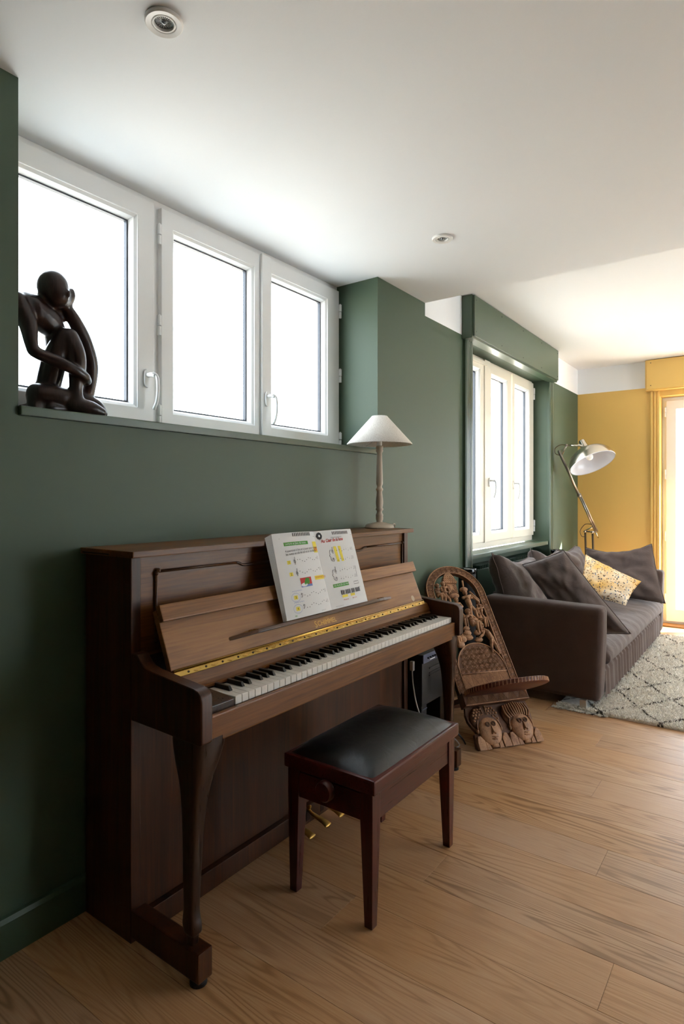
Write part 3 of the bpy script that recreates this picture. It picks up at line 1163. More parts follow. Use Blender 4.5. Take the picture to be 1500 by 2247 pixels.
# picture of a hand on a keyboard
prect('ink_red', onL, 0.39, 0.64, 0.335, 0.445)
prect('ink_blue', onL, 0.39, 0.64, 0.335, 0.362, 0.0009)
ap(ink('paper_ink'), ([onL(0.46 + 0.07 * cos(a), 0.362 + 0.022 * sin(a), 0.0012) for a in [2 * pi * k / 12 for k in range(12)]], [tuple(range(12))]))
for k in range(4):
    pline('ink_green', onL, [(0.47 + .03 * k, 0.365), (0.50 + .028 * k, 0.41), (0.53 + .012 * k, 0.432)], 0.022, 0.0013)
prect('ink_yellow', onL, 0.735, 0.99, 0.395, 0.445)
ptext('ink_orange', onL, 'WWW.NOTES', 0.75, 0.41, 0.036)
ptext('ink_green', onL, '44', 0.15, 0.018, 0.035)
ptext('ink_grey', onL, 'SOLFEGE 159', 0.72, 0.02, 0.016)
# right page
dot('ink', onR, 0.10, 0.948, 0.065, e=0.75)
dot('paper_ink', onR, 0.10, 0.948, 0.022, 0.0014)
ptext('ink', onR, '7', -0.0 + 0.02, 0.93, 0.035)
ptext('ink_red', onR, 'Au Clair de la lune', 0.11, 0.855, 0.062, 0.02, shear=0.25, bold=0.0012)
ptext('ink_grey', onR, '(chanson populaire)', 0.36, 0.905, 0.030)
for ys, x0, x1 in ((0.735, 0.28, 0.90), (0.615, 0.26, 0.88), (0.475, 0.24, 0.86), (0.365, 0.22, 0.84)):
    staff(onR, x0, x1, ys, 0.008)
    for j in range(7):
        xx = x0 + 0.16 + j * 0.065
        dot('ink' if j < 4 else 'ink_grey', onR, xx, ys - 0.004 + 0.01 * sin(j * 2.1 + ys * 9), 0.0075)
        pline('ink_grey', onR, [(xx + .007, ys), (xx + .007, ys + 0.03)], 0.002)
clef_g(onR, 0.33, 0.738, 0.085)
clef_f(onR, 0.31, 0.620, 0.055)
clef_g(onR, 0.29, 0.478, 0.085)
clef_f(onR, 0.27, 0.370, 0.055)
for y0, y1, xx in ((0.60, 0.75, 0.275), (0.35, 0.49, 0.235)):
    pline('ink', onR, spline([(xx, y1), (xx - .03, y1 - .03), (xx - .02, (y0 + y1) / 2 + .02), (xx - .045, (y0 + y1) / 2), (xx - .02, (y0 + y1) / 2 - .02), (xx - .03, y0 + .03), (xx, y0)], 3), 0.006)
pline('ink', onR, [(0.86, 0.50), (0.84, 0.35)], 0.006)
for x0 in (0.40, 0.52):
    ap(ink('ink_yellow'), ([onR(x0 - .01, .585, .0008), onR(x0 + .055, .585, .0008), onR(x0 + .04, .79, .0008), onR(x0 - .03, .79, .0008)], [(0, 1, 2, 3)]))
prect('ink_green', onR, 0.15, 0.55, 0.262, 0.306)
ptext('paper_ink', onR, 'O\u00d9 PLACER LES MAINS', 0.165, 0.274, 0.034)
pline('ink', onR, [(0.70, .262), (0.84, .262), (0.84, .296), (0.70, .296), (0.70, .262)], 0.004)
for k in range(14):
    prect('ink', onR, 0.30 + k * 0.04, 0.30 + k * 0.04 + (0.026 if k % 7 not in (2, 6) else 0.012), 0.155, 0.212, 0.0009, 1)
pline('ink_grey', onR, [(0.29, .12), (0.29, .215), (0.87, .215)], 0.003)
prect('ink_yellow', onR, 0.31, 0.45, 0.118, 0.15)
prect('ink_yellow', onR, 0.53, 0.65, 0.118, 0.15)
ptext('ink_red', onR, 'Main gauche', 0.32, 0.082, 0.022)
ptext('ink_red', onR, 'Main droite', 0.56, 0.082, 0.022)
ptext('ink_grey', onR, '\u00c9DITIONS MUSICALES', 0.10, 0.02, 0.016)
M['paper_ink'] = M['paper']
for k_, bm_ in INK.items():
    mk('printed_' + {'ink': 'notes', 'ink_grey': 'staves', 'ink_green': 'green_boxes', 'ink_red': 'red_title', 'ink_yellow': 'yellow_boxes', 'ink_blue': 'pen_marks', 'ink_orange': 'orange_boxes', 'paper_ink': 'white_lettering'}[k_], bm_, k_, book)['kind'] = 'stuff'

# ================================================================== PIANO STOOL
M['mahogany'] = wood('red_mahogany', '#2a0907', '#47140f', '#5a1e18', 1, 1.4, 0.3, ring=0.2, coat=0.25)
M['mahogany_v'] = wood('red_mahogany_upright', '#2a0907', '#47140f', '#5a1e18', 2, 1.4, 0.3, ring=0.2, coat=0.25)
t = NT('black_creased_leather')
c_ = t.coord()
nn = t.noise(c_, 14, 5, 0.6, 1.2)
n2 = t.noise(c_, 420, 2, 0.6)
t.set(Base_Color='#0d0e10', Roughness=t.math('ADD', t.math('MULTIPLY', nn, 0.22), 0.27))
t.bump(t.math('ADD', nn, t.math('MULTIPLY', n2, 0.1)), 0.2, 0.01)
M['leather'] = t.m
SX0, SX1, SY0, SY1 = 0.422, 0.757, 1.404, 1.950
stool = thing('piano_stool', 'dark red wooden piano stool with black leather seat and side knob', 'stool', (0.59, 1.677, 0))
rim = mk('seat_rim', frame_rect(SX0, SX1, SY0, SY1, 0.020, 0.386, 0.428, lambda a, b, d: Vector((a, b, d)), bev=0.006), 'mahogany', stool)
# cushion: domed pillow top
vs, fs = [], []
NX, NY = 22, 30
for j in range(NY + 1):
    for i in range(NX + 1):
        a, b = -1 + 2 * i / NX, -1 + 2 * j / NY
        h = (1 - abs(a) ** 3.2) ** 0.55 * (1 - abs(b) ** 4.5) ** 0.55 if abs(a) < 1 and abs(b) < 1 else 0
        vs.append(Vector((0.5895 + a * 0.1575, 1.677 + b * 0.2635, 0.424 + 0.038 * h + 0.0016 * noise.noise(Vector((a * 3, b * 4, 0))) * h)))
for j in range(NY):
    for i in range(NX):
        q = j * (NX + 1) + i
        fs.append((q, q + 1, q + NX + 2, q + NX + 1))
mk('cushion', bm_of((vs, fs)), 'leather', stool, True)
mk('seat_base', box((SX0 + .0205, SY0 + .0205, 0.388), (SX1 - .0205, SY1 - .0205, 0.422), 0), 'mahogany', stool)
LX0, LX1, LY0, LY1 = SX0 + 0.010, SX1 - 0.012, SY0 + 0.008, SY1 - 0.010
for lx, ly, sx, sy in ((LX0, LY0, 1, 1), (LX1, LY0, -1, 1), (LX0, LY1, 1, -1), (LX1, LY1, -1, -1)):
    tp, bt = 0.042, 0.026
    ins = 0.006
    vs = []
    for z_, w_, off_ in ((0.0, bt, 0.004), (0.30, tp, 0.0), (0.382, tp, 0.0)):
        x0, y0 = lx + sx * off_, ly + sy * off_
        vs += [Vector((x0, y0, z_)), Vector((x0 + sx * w_, y0, z_)), Vector((x0 + sx * w_, y0 + sy * w_, z_)), Vector((x0, y0 + sy * w_, z_))]
    fs = [(0, 1, 2, 3), (8, 9, 10, 11)]
    for r_ in (0, 4):
        for k in range(4):
            q = (k + 1) % 4
            fs.append((r_ + k, r_ + q, r_ + 4 + q, r_ + 4 + k))
    mk('leg', bevel_bm(bm_of((vs, fs)), 0.002), 'mahogany_v', stool)
A0, A1 = 0.300, 0.376
mk('apron', box((LX1 - 0.022, LY0 + 0.0425, A0), (LX1 - 0.004, LY1 - 0.0425, A1), 0.002), 'mahogany', stool)
mk('apron', box((LX0 + 0.004, LY0 + 0.0425, A0), (LX0 + 0.022, LY1 - 0.0425, A1), 0.002), 'mahogany', stool)
mk('apron', box((LX0 + 0.0425, LY0 + 0.004, A0), (LX1 - 0.0425, LY0 + 0.022, A1), 0.002), 'mahogany', stool)
mk('apron', box((LX0 + 0.0425, LY1 - 0.022, A0), (LX1 - 0.0425, LY1 - 0.004, A1), 0.002), 'mahogany', stool)
for sgn, yk in ((-1, LY0 + 0.004), (1, LY1 - 0.004)):
    R_ = Matrix.Rotation(pi / 2 * (-sgn), 3, 'X')
    mk('height_knob', lathe([(0.0, 0.0), (0.010, 0.0), (0.010, 0.012), (0.026, 0.013), (0.030, 0.018), (0.030, 0.034), (0.026, 0.039), (0, 0.041)], ((LX0 + LX1) / 2 + 0.005, yk, 0.362), 24, R_), 'mahogany', stool, True, angle=40)

# ================================================================== TABLE LAMP
t = NT('off_white_linen_shade')
n_ = t.noise(t.coord(), 260, 3)
t.set(Base_Color=t.ramp(n_, [(0.3, '#cfc6ba'), (0.7, '#e9e3da')]), Roughness=0.9, Subsurface_Weight=0.0)
t.bump(n_, 0.3, 0.003)
M['linen'] = t.m
M['cream_wood'] = plain('cream_painted_wood', '#b9aa97', 0.5, bump=0.1, bscale=90, var=0.12)
LXc, LYc = 0.108, 2.452
lamp = thing('table_lamp', 'cream turned table lamp with white cone shade on the piano lid', 'lamp', (LXc, LYc, 1.0755))
zc = 1.0755
stem = [(0.0, 0.016), (0.018, 0.016), (0.019, 0.022), (0.015, 0.028), (0.014, 0.034), (0.017, 0.040), (0.0175, 0.050), (0.0165, 0.056), (0.0185, 0.062), (0.016, 0.067), (0.0125, 0.075), (0.0125, 0.082), (0.018, 0.088), (0.0185, 0.092), (0.0145, 0.098),
        (0.016, 0.106), (0.0175, 0.120), (0.0170, 0.135), (0.0145, 0.155), (0.0125, 0.172), (0.0135, 0.178), (0.0172, 0.184), (0.0172, 0.189), (0.0125, 0.195), (0.0115, 0.202), (0.0150, 0.210), (0.0160, 0.216), (0.0155, 0.24), (0.0140, 0.30), (0.0125, 0.352),
        (0.0120, 0.362), (0.0170, 0.370), (0.0175, 0.376), (0.015, 0.381), (0.0175, 0.386), (0.0175, 0.392), (0.0150, 0.397), (0.0, 0.398)]
mk('stem', lathe(stem, (LXc, LYc, zc), 24), 'cream_wood', lamp, True, angle=60)
mk('base', lathe([(0.0, 0.0), (0.070, 0.0), (0.0715, 0.004), (0.070, 0.006), (0.066, 0.014), (0.058, 0.0195), (0.040, 0.0225), (0.030, 0.026), (0.018, 0.028), (0, 0.028)], (LXc, LYc, zc), 40), 'cream_wood', lamp, True, angle=60)
Rb, Rt, zb, zt = 0.157, 0.037, zc + 0.403, zc + 0.541
mk('shade', lathe([(Rb, zb), (Rb + .001, zb + .004), (Rt, zt), (Rt - .0015, zt), (Rb - .002, zb + .003)], (LXc, LYc, 0), 56, None, False), 'linen', lamp, True)
shade_wire = bmesh.new()
for k in range(3):
    a = 2 * pi * k / 3 + 0.5
    ap(shade_wire, rod((LXc + Rb * .98 * cos(a), LYc + Rb * .98 * sin(a), zb + .004), (LXc + 0.012 * cos(a), LYc + .012 * sin(a), zb + 0.035), 0.0012, 6))
mk('shade_carrier', shade_wire, 'steel', lamp)
mk('socket', lathe([(0.0, 0.398), (0.012, 0.398), (0.013, 0.44), (0.0, 0.442)], (LXc, LYc, zc), 16), 'pvc', lamp, True, angle=50)
mk('bulb', lathe([(0.0, 0.442), (0.008, 0.443), (0.018, 0.47), (0.020, 0.485), (0.014, 0.502), (0, 0.508)], (LXc, LYc, zc), 16), plain('frosted_bulb', '#eeeeea', 0.4), lamp, True)
mk('cord', tube(spline([(LXc + .03, LYc + 0.062, zc + .012), (LXc + .035, LYc + 0.082, zc + 0.018), (LXc + .02, LYc + 0.10, zc + .004), (LXc - .04, LYc + .085, zc + .003), (LXc - .099, LYc + .06, zc + .003)], 6), 0.0028, 8), 'cream_wood', lamp, True)

# ================================================================== CEILING SPOTS
M['spot_lens'] = plain('ribbed_lamp_lens', '#7d8184', 0.25, 0.6, bump=0.5, bscale=250)
for (sx, sy), lab in (((0.479, 0.909), 'white round ceiling spotlight nearest the camera, top left'), ((0.478, 2.382), 'white round ceiling spotlight further away, near the ceiling step')):
    sp = thing('ceiling_spotlight', lab, 'spotlight', (sx, sy, ZL), group='recessed ceiling spotlights')
    mk('trim_ring', lathe([(0.045, -0.0005), (0.045, -0.006), (0.042, -0.009), (0.030, -0.0075), (0.0285, -0.0045), (0.027, -0.0045), (0.027, -0.0005)], (sx, sy, ZL), 40, None, False), 'spot_white', sp, True, angle=40)
    mk('inner_ring', lathe([(0.0265, -0.001), (0.0265, -0.0075), (0.0235, -0.0075), (0.0225, -0.003), (0.0225, -0.0008)], (sx, sy, ZL), 32, None, False), 'spot_white', sp, True, angle=40)
    ln = mk('lens', lathe([(0.0, -0.0035), (0.006, -0.0040), (0.007, -0.0012), (0.0225, -0.0010)], (sx, sy, ZL), 32, None, False), 'spot_lens', sp, True)
    for k in range(20):
        a = 2 * pi * k / 20
        mk('lens_rib', rod((sx + 0.010 * cos(a), sy + .010 * sin(a), ZL - 0.0016), (sx + 0.019 * cos(a), sy + .019 * sin(a), ZL - 0.0014), 0.0008, 4), 'pvc', ln)
    mk('lens_hub', ell((sx, sy, ZL - .004), (0.006, .006, .003), None, 12, 6), 'spot_lens', ln, True)

# ================================================================== CARVED TWO-PLANK CHAIR
M['carved'] = wood('carved_brown_hardwood', '#7c5740', '#b0835f', '#c69a75', 2, 2.0, 0.5, ring=0.4)
M['carved_dark'] = wood('carved_dark_ground', '#4a3020', '#6b4832', '#7d573f', 2, 2.0, 0.6, ring=0.3)
M['carved_seat'] = wood('red_brown_seat_underside', '#48241a', '#6b3826', '#7d4833', 0, 1.6, 0.45, ring=0.5)
chair = thing('carved_chair', 'carved African two-plank wooden chair leaning between the piano and the sofa', 'chair', (0.6075, 2.8645, 0), atan2(0.8204, 0.5718), local=True)
CA = radians(38)
CE2, CN = Vector((0, sin(CA), cos(CA))), Vector((0, -cos(CA), sin(CA)))


def pk(s_, t_, d=0.0):
    p_ = Vector((s_, 0, 0)) + CE2 * t_ + CN * d
    if p_.z < 0.001:
        p_ = p_ + CE2 * ((0.001 - p_.z) / CE2.z)
    return p_


def arch(hw, tc, t0, n=18):
    return [(-hw, t0)] + [(-hw * cos(pi * k / n), tc + hw * sin(pi * k / n)) for k in range(n + 1)] + [(hw, t0)]


# frame with an arched opening
HW, TC = 0.185, 0.850
outer = arch(HW, TC, 0.281)
inner = arch(0.140, TC, 0.281)
bm = bmesh.new()
n_ = len(outer)
rows = []
for d in (-0.026, 0.0):
    rows.append([bm.verts.new(pk(a, b, d)) for a, b in outer])
    rows.append([bm.verts.new(pk(a, b, d)) for a, b in inner])
for k in range(n_ - 1):
    bm.faces.new((rows[2][k], rows[2][k + 1], rows[3][k + 1], rows[3][k]))
    bm.faces.new((rows[0][k + 1], rows[0][k], rows[1][k], rows[1][k + 1]))
    bm.faces.new((rows[0][k], rows[0][k + 1], rows[2][k + 1], rows[2][k]))
    bm.faces.new((rows[1][k + 1], rows[1][k], rows[3][k], rows[3][k + 1]))
bmesh.ops.recalc_face_normals(bm, faces=bm.faces[:])
bkf = mk('backrest_frame', bm, 'carved_dark', chair)
for hw, r_ in ((0.183, 0.0035), (0.142, 0.0035)):
    mk('raised_border', tube([pk(a, b, 0.001) for a, b in arch(hw, TC, 0.282, 24)], r_, 6), 'carved', bkf, True)
# repeating circle-and-star carving
ring_v, ring_f = [], []


def flat_ring(r0, r1, h, seg=14):
    vs, fs = [], []
    for k in range(seg):
        a = 2 * pi * k / seg
        for rr, hh in ((r0, 0), ((r0 + r1) / 2, h), (r1, 0)):
            vs.append(pk(0, 0.5, 0) * 0 + Vector((rr * cos(a), 0, 0)) + CE2 * (rr * sin(a)) + CN * hh)
    for k in range(seg):
        q = (k + 1) % seg
        for i in range(2):
            fs.append((k * 3 + i, q * 3 + i, q * 3 + i + 1, k * 3 + i + 1))
    return vs, fs


def star(r, h):
    pts = []
    for k in range(8):
        a = 2 * pi * k / 8 + pi / 4
        rr = r if k % 2 == 0 else r * 0.32
        pts.append(Vector((rr * cos(a), 0, 0)) + CE2 * (rr * sin(a)))
    vs = pts + [CN * h]
    return vs, [(k, (k + 1) % 8, 8) for k in range(8)]


bm = bmesh.new()
ap(bm, flat_ring(0.0128, 0.0152, 0.0026))
ap(bm, flat_ring(0.0088, 0.0112, 0.0026))
ap(bm, flat_ring(0.0046, 0.0070, 0.0026, 10))
ap(bm, flat_ring(0.0000, 0.0028, 0.0030, 8))
ringm = shared('carved_rosette', bm, 'carved', True)
starm = shared('carved_star', star(0.0095, 0.0040), 'carved')
starb = shared('carved_star_large', star(0.016, 0.0045), 'carved')
ORIG[bkf.name] = Vector((0, 0, 0))


def rosette(s_, t_, par, d=0.0):
    inst('rosette', ringm, par, pk(s_, t_, d))


# along the frame
mw = 0.1625
for k in range(17):
    t_ = 0.305 + k * 0.034
    if t_ < TC:
        for sg in (-1, 1):
            rosette(sg * mw, t_, bkf)
            for e_ in (-0.0155, 0.0155):
                inst('star', starm, bkf, pk(sg * mw + e_, t_ + 0.017, 0.0008), sc=(0.8, 0.8, 0.8))
for k in range(15):
    a = pi * (k + 0.5) / 15
    rosette(-mw * cos(a), TC + mw * sin(a), bkf)
    a2 = pi * k / 15
    for rr in (mw - .0155, mw + .0155):
        inst('star', starm, bkf, pk(-rr * cos(a2), TC + rr * sin(a2), 0.0008), sc=(0.8, 0.8, 0.8))
# lower panel with a rounded top
pan = [(-0.1395, 0.281), (-0.1395, 0.40)] + [(-0.1395 * cos(pi * k / 16), 0.405 + 0.143 * sin(pi * k / 16)) for k in range(1, 16)] + [(0.1395, 0.40), (0.1395, 0.281)]
cp = mk('lower_back_panel', bm_of(prism(pan, lambda a, b, d: pk(a, b, d), -0.024, -0.002)), 'carved_dark', chair)
mk('raised_border', tube([pk(a, b, -0.0005) for a, b in pan[1:-1]], 0.0035, 6), 'carved', cp, True)
mk('raised_border', tube([pk(-0.139, 0.381, -0.0005), pk(0.139, 0.381, -0.0005)], 0.0032, 6), 'carved', cp, True)
for j in range(6):
    for i in range(-4, 5):
        s_, t_ = i * 0.031, 0.402 + j * 0.0275
        if (s_ / 0.124) ** 2 + (max(0, t_ - 0.405) / 0.127) ** 2 < 1.02:
            rosette(s_, t_, cp, -0.002)
        s2, t2 = s_ + 0.0155, t_ + 0.01375
        if (s2 / 0.125) ** 2 + (max(0, t2 - 0.405) / 0.128) ** 2 < 1.0:
            inst('star', starm, cp, pk(s2, t2, -0.0015))


def hatch(par, tri, step, d, r_=0.0011, horiz=False):
    """parallel carved ridges filling a triangle in plank coordinates"""
    (x0, y0), (x1, y1), (x2, y2) = tri
    n_ = max(2, int(sqrt((x1 - x0) ** 2 + (y1 - y0) ** 2) / step))
    bm = bmesh.new()
    for k in range(n_):
        f = (k + 0.5) / n_
        a = (x0 + (x1 - x0) * f, y0 + (y1 - y0) * f)
        b = (x0 + (x2 - x0) * f, y0 + (y2 - y0) * f)
        ap(bm, tube([pk(a[0], a[1], d), pk(b[0], b[1], d)], r_, 4))
    o_ = mk('hatched_triangle', bm, 'carved', par)
    o_['kind'] = 'stuff'


for k in range(5):
    x0 = -0.137 + k * 0.0548
    hatch(cp, ((x0 + 0.001, 0.284), (x0 + 0.001, 0.377), (x0 + 0.052, 0.284)), 0.0042, -0.001)
    hatch(cp, ((x0 + 0.0535, 0.377), (x0 + 0.0535, 0.286), (x0 + 0.003, 0.377)), 0.0042, -0.001)
# cross bar under the slot
bar = mk('cross_bar', bevel_bm(bm_of(prism([(-0.187, 0.212), (0.187, 0.212), (0.187, 0.279), (-0.187, 0.279)], lambda a, b, d: pk(a, b, d), -0.028, 0.030)), 0.003), 'carved_dark', chair)
for a, b in (((-0.185, 0.215), (0.185, 0.215)), ((-0.185, 0.276), (0.185, 0.276))):
    mk('raised_border', tube([pk(*a, 0.030), pk(*b, 0.030)], 0.003, 6), 'carved', bar)
for k in range(6):
    x0 = -0.182 + k * 0.0607
    hatch(bar, ((x0 + 0.001, 0.218), (x0 + 0.030, 0.273), (x0 + 0.058, 0.218)), 0.0042, 0.0305)
    hatch(bar, ((x0 + 0.0325, 0.273), (x0 + 0.0605, 0.219), (x0 + 0.0885 if k < 5 else x0 + 0.061, 0.273)), 0.0042, 0.0305)
# foot plank with two carved heads
ft = [(-0.181, 0.0), (-0.172, 0.080), (-0.160, 0.085), (-0.150, 0.080), (-0.168, 0.112), (-0.184, 0.145), (-0.186, 0.178), (-0.176, 0.2115), (0.176, 0.2115), (0.184, 0.170), (0.180, 0.120), (0.168, 0.088), (0.172, 0.078), (0.181, 0.074), (0.190, 0.05), (0.186, 0.0)]
foot = mk('foot_plank', bm_of(prism(ft, lambda a, b, d: pk(a, b, d), -0.024, -0.004)), 'carved_dark', chair)
RL = Matrix((Vector((1, 0, 0)), CE2, CN)).transposed()   # plank axes


def pell(par, name, s_, t_, d, rs, rt, rd, mat='carved', seg=20, rings=12, tilt=0.0):
    R_ = RL @ Matrix.Rotation(tilt, 3, 'Z')
    return mk(name, ell(pk(s_, t_, d), (rs, rt, rd), R_, seg, rings), mat, par, True)


def ptube(par, name, pts, r_, mat='carved', seg=8):
    return mk(name, tube([pk(*p) for p in pts], r_, seg), mat, par, True)


for (fc, tilt, hair) in (((-0.086, 0.088), 0.10, 0), ((0.098, 0.086), 0.06, 1)):
    s0, t0 = fc
    hd = pell(foot, 'carved_head', s0, t0, 0.004, 0.062, 0.072, 0.020, 'carved', 24, 14, tilt)
    pell(hd, 'hair', s0 - 0.005, t0 + 0.062, -0.002, 0.083, 0.068, 0.016, 'carved_dark', 24, 12)
    if hair == 0:
        for q in range(-4, 5):
            for w_ in range(6):
                a, b = q * 0.0165 + (w_ % 2) * 0.008, 0.052 + w_ * 0.0135
                if (a / 0.076) ** 2 + ((b - 0.062) / 0.062) ** 2 < 0.95 and (a / 0.066) ** 2 + (b / 0.078) ** 2 > 1.05 and abs(a) > 0.010:
                    pell(hd, 'hair_curl', s0 - 0.005 + a, t0 + b, 0.010, 0.0068, 0.0058, 0.006, 'carved', 8, 5)
        for e_ in (-0.009, 0.009):
            ptube(hd, 'hair_band', [(s0 - .005 + e_, t0 + .078, .012), (s0 - .005 + e_ * 1.3, t0 + .1, .013), (s0 - .005 + e_ * 1.5, t0 + .12, .010)], 0.003)
    else:
        for q in range(-5, 6):
            ptube(hd, 'braid', spline([(s0 + q * 0.011, t0 + 0.064 - abs(q) * 0.004, 0.012), (s0 - 0.004 + q * 0.0140, t0 + 0.098 - abs(q) * 0.005, 0.014), (s0 - 0.008 + q * 0.0125, t0 + 0.124 - abs(q) * 0.0025, 0.008)], 4), 0.0046)
    ptube(hd, 'hair_line', [(s0 + 0.066 * sin(a), t0 + 0.004 + 0.076 * cos(a), 0.008) for a in [(-1.5 + 3.0 * k / 16) for k in range(17)]], 0.0036)
    for e_ in (-1, 1):
        ex, et = s0 + 0.004 + e_ * 0.0165, t0 + 0.026
        mk('eye_ring', tube([pk(ex + 0.0105 * cos(a), et + 0.0105 * sin(a), 0.0235) for a in [2 * pi * k / 16 for k in range(17)]], 0.0022, 6), 'carved_dark', hd, True)
        mk('eye_ring', tube([pk(ex + 0.0058 * cos(a), et + 0.0058 * sin(a), 0.0240) for a in [2 * pi * k / 12 for k in range(13)]], 0.0017, 6), 'carved_dark', hd, True)
        pell(hd, 'ear', s0 + e_ * 0.066, t0 + 0.004, 0.002, 0.007, 0.013, 0.008)
    mk('nose', tube([pk(s0 + .004, t0 + .022, .022), pk(s0 + .005, t0 + .0, .026), pk(s0 + .007, t0 - .018, .029)], [0.0030, 0.0045, 0.0075], 8), 'carved', hd, True)
    for e_ in (-1, 1):
        pell(hd, 'nostril', s0 + .007 + e_ * .0075, t0 - .019, .0235, .0058, .0052, .006)
    for b_, rr in ((-.035, .0042), (-.043, .0042)):
        mk('lip', tube([pk(s0 + .008 - .018, t0 + b_ + .001, .0195), pk(s0 + .008 - .007, t0 + b_ + (.003 if b_ > -.04 else -.003), .0215), pk(s0 + .008, t0 + b_, .0225), pk(s0 + .008 + .007, t0 + b_ + (.003 if b_ > -.04 else -.003), .0215), pk(s0 + .008 + .018, t0 + b_ + .001, .0195)], [.002, rr, rr, rr, .002], 7), 'carved', hd, True)
    mk('neck', tube([pk(s0 + .005, t0 - .060, 0.002), pk(s0 + .006, t0 - 0.082, 0.002)], 0.020, 10, flat=0.5), 'carved', hd, True)
    for e_ in (-1, 1):
        mk('shoulder', bevel_bm(bm_of(prism([(s0 + e_ * 0.050, -0.0), (s0 + e_ * 0.050, t0 - 0.045), (s0 + e_ * 0.066, t0 - 0.020), (s0 + e_ * 0.082, t0 - 0.022), (s0 + e_ * 0.090, t0 - 0.05), (s0 + e_ * 0.091, 0.0)], lambda a, b, d: pk(a, b, d), -0.008, 0.014)), 0.004), 'carved', hd)
        mk('shoulder', bevel_bm(bm_of(prism([(s0 + e_ * 0.022, -0.0), (s0 + e_ * 0.026, t0 - 0.066), (s0 + e_ * 0.046, t0 - 0.046), (s0 + e_ * 0.047, 0.0)], lambda a, b, d: pk(a, b, d), -0.008, 0.010)), 0.003), 'carved', hd)


# openwork scene: hut and people
def figure(joints, links, heads, r0=0.0085):
    """one carved figure as a single mesh: tubes between joints plus rounded heads"""
    bm = bmesh.new()
    for a, b, ra, rb in links:
        ap(bm, tube([pk(*joints[a]), pk(*joints[b])], [ra, rb], 8))
        ap(bm, ell(pk(*joints[a]), ra, None, 8, 6))
        ap(bm, ell(pk(*joints[b]), rb, None, 8, 6))
    for (s_, t_, d, rs, rt) in heads:
        ap(bm, ell(pk(s_, t_, d), (rs, rt, rs), RL, 12, 8))
        ap(bm, ell(pk(s_ + rs * 0.2, t_ - rt * .15, d + rs * 0.85), (rs * .22, rt * .3, rs * .35), RL, 6, 5))
        for e_ in (-1, 1):
            ap(bm, ell(pk(s_ + rs * (0.2 + e_ * 0.45), t_ + rt * .15, d + rs * 0.8), rs * .2, None, 6, 5))
        ap(bm, ell(pk(s_, t_ + rt * 0.45, d - rs * .1), (rs * 1.12, rt * .75, rs * 1.08), RL, 12, 7))
    return mk('carved_figure', bm, 'carved', chair, True)


def person(hs, ht, lean=0.0, h=0.13, d=0.002, sit=False, arm=None, face=1, hr=0.0125):
    """standing or sitting little figure with its head at (hs, ht)"""
    k = h / 0.13
    J = {'n': (hs, ht - .012 * k, d - .002), 'c': (hs + lean * .5, ht - .034 * k, d), 'p': (hs + lean, ht - .064 * k, d)}
    J['s1'] = (hs - .017 * k, ht - .022 * k, d)
    J['s2'] = (hs + .017 * k, ht - .022 * k, d)
    L = [('n', 'c', .007 * k, .0145 * k), ('c', 'p', .0145 * k, .0135 * k), ('s1', 's2', .0085 * k, .0085 * k)]
    a1 = arm or ((hs - .024 * k, ht - .048 * k), (hs + face * .004, ht - .056 * k), (hs + .026 * k, ht - .046 * k), (hs + face * .012, ht - .064 * k))
    J['e1'] = (*a1[0], d + .006)
    J['h1'] = (*a1[1], d + .013)
    J['e2'] = (*a1[2], d + .006)
    J['h2'] = (*a1[3], d + .013)
    L += [('s1', 'e1', .0075 * k, .006 * k), ('e1', 'h1', .006 * k, .005 * k), ('s2', 'e2', .0075 * k, .006 * k), ('e2', 'h2', .006 * k, .005 * k)]
    px, pt_ = J['p'][0], J['p'][1]
    if sit:
        J['k1'] = (px + face * .030 * k, pt_ + .006 * k, d + .012)
        J['f1'] = (px + face * .030 * k, pt_ - .042 * k, d + .004)
        J['k2'] = (px + face * .014 * k, pt_ - .004 * k, d + .016)
        J['f2'] = (px + face * .012 * k, pt_ - .046 * k, d + .006)
    else:
        J['k1'] = (px - .011 * k, pt_ - .034 * k, d + .008)
        J['f1'] = (px - .012 * k, pt_ - .072 * k, d)
        J['k2'] = (px + .014 * k, pt_ - .034 * k, d + .008)
        J['f2'] = (px + .019 * k, pt_ - .070 * k, d)
    L += [('p', 'k1', .0105 * k, .0085 * k), ('k1', 'f1', .0085 * k, .0055 * k), ('p', 'k2', .0105 * k, .0085 * k), ('k2', 'f2', .0085 * k, .0055 * k)]
    return figure(J, L, [(hs, ht, d + .003, hr, hr * 1.15)])


hut = mk('carved_hut', bm_of(prism([(-0.047, 0.918), (0.018, 0.915), (0.012, 0.840), (-0.046, 0.844)], lambda a, b, d: pk(a, b, d), -0.018, 0.0)), 'carved', chair)
mk('roof', bevel_bm(bm_of(prism([(-0.070, 0.921), (0.024, 0.917), (0.014, 0.962), (0.0, 0.985), (-0.03, 0.986), (-0.05, 0.966)], lambda a, b, d: pk(a, b, d), -0.018, 0.009)), 0.003), 'carved', hut)
for w_ in range(4):
    for q in range(8 - w_):
        pell(hut, 'thatch', -0.062 + q * 0.0118 + w_ * 0.0055, 0.927 + w_ * 0.012, 0.009, 0.0055, 0.0062, 0.003, 'carved', 7, 5)
for e_ in (-1, 1):
    for q in range(7):
        ptube(hut, 'wall_reed', [(-0.0155 + e_ * 0.028, 0.851 + q * 0.0092 + 0.006, 0.001), (-0.0155 + e_ * 0.010, 0.851 + q * 0.0092 - .002, 0.001)], 0.0016, 'carved_dark', 5)
mk('doorway', prism([(-0.024, 0.846), (-0.007, 0.845), (-0.007, 0.872), (-0.0155, 0.882), (-0.024, 0.872)], lambda a, b, d: pk(a, b, d), 0.0, 0.0015), 'carved_dark', hut)
person(-0.108, 0.905, -0.012, 0.12, 0.0, True, face=1)
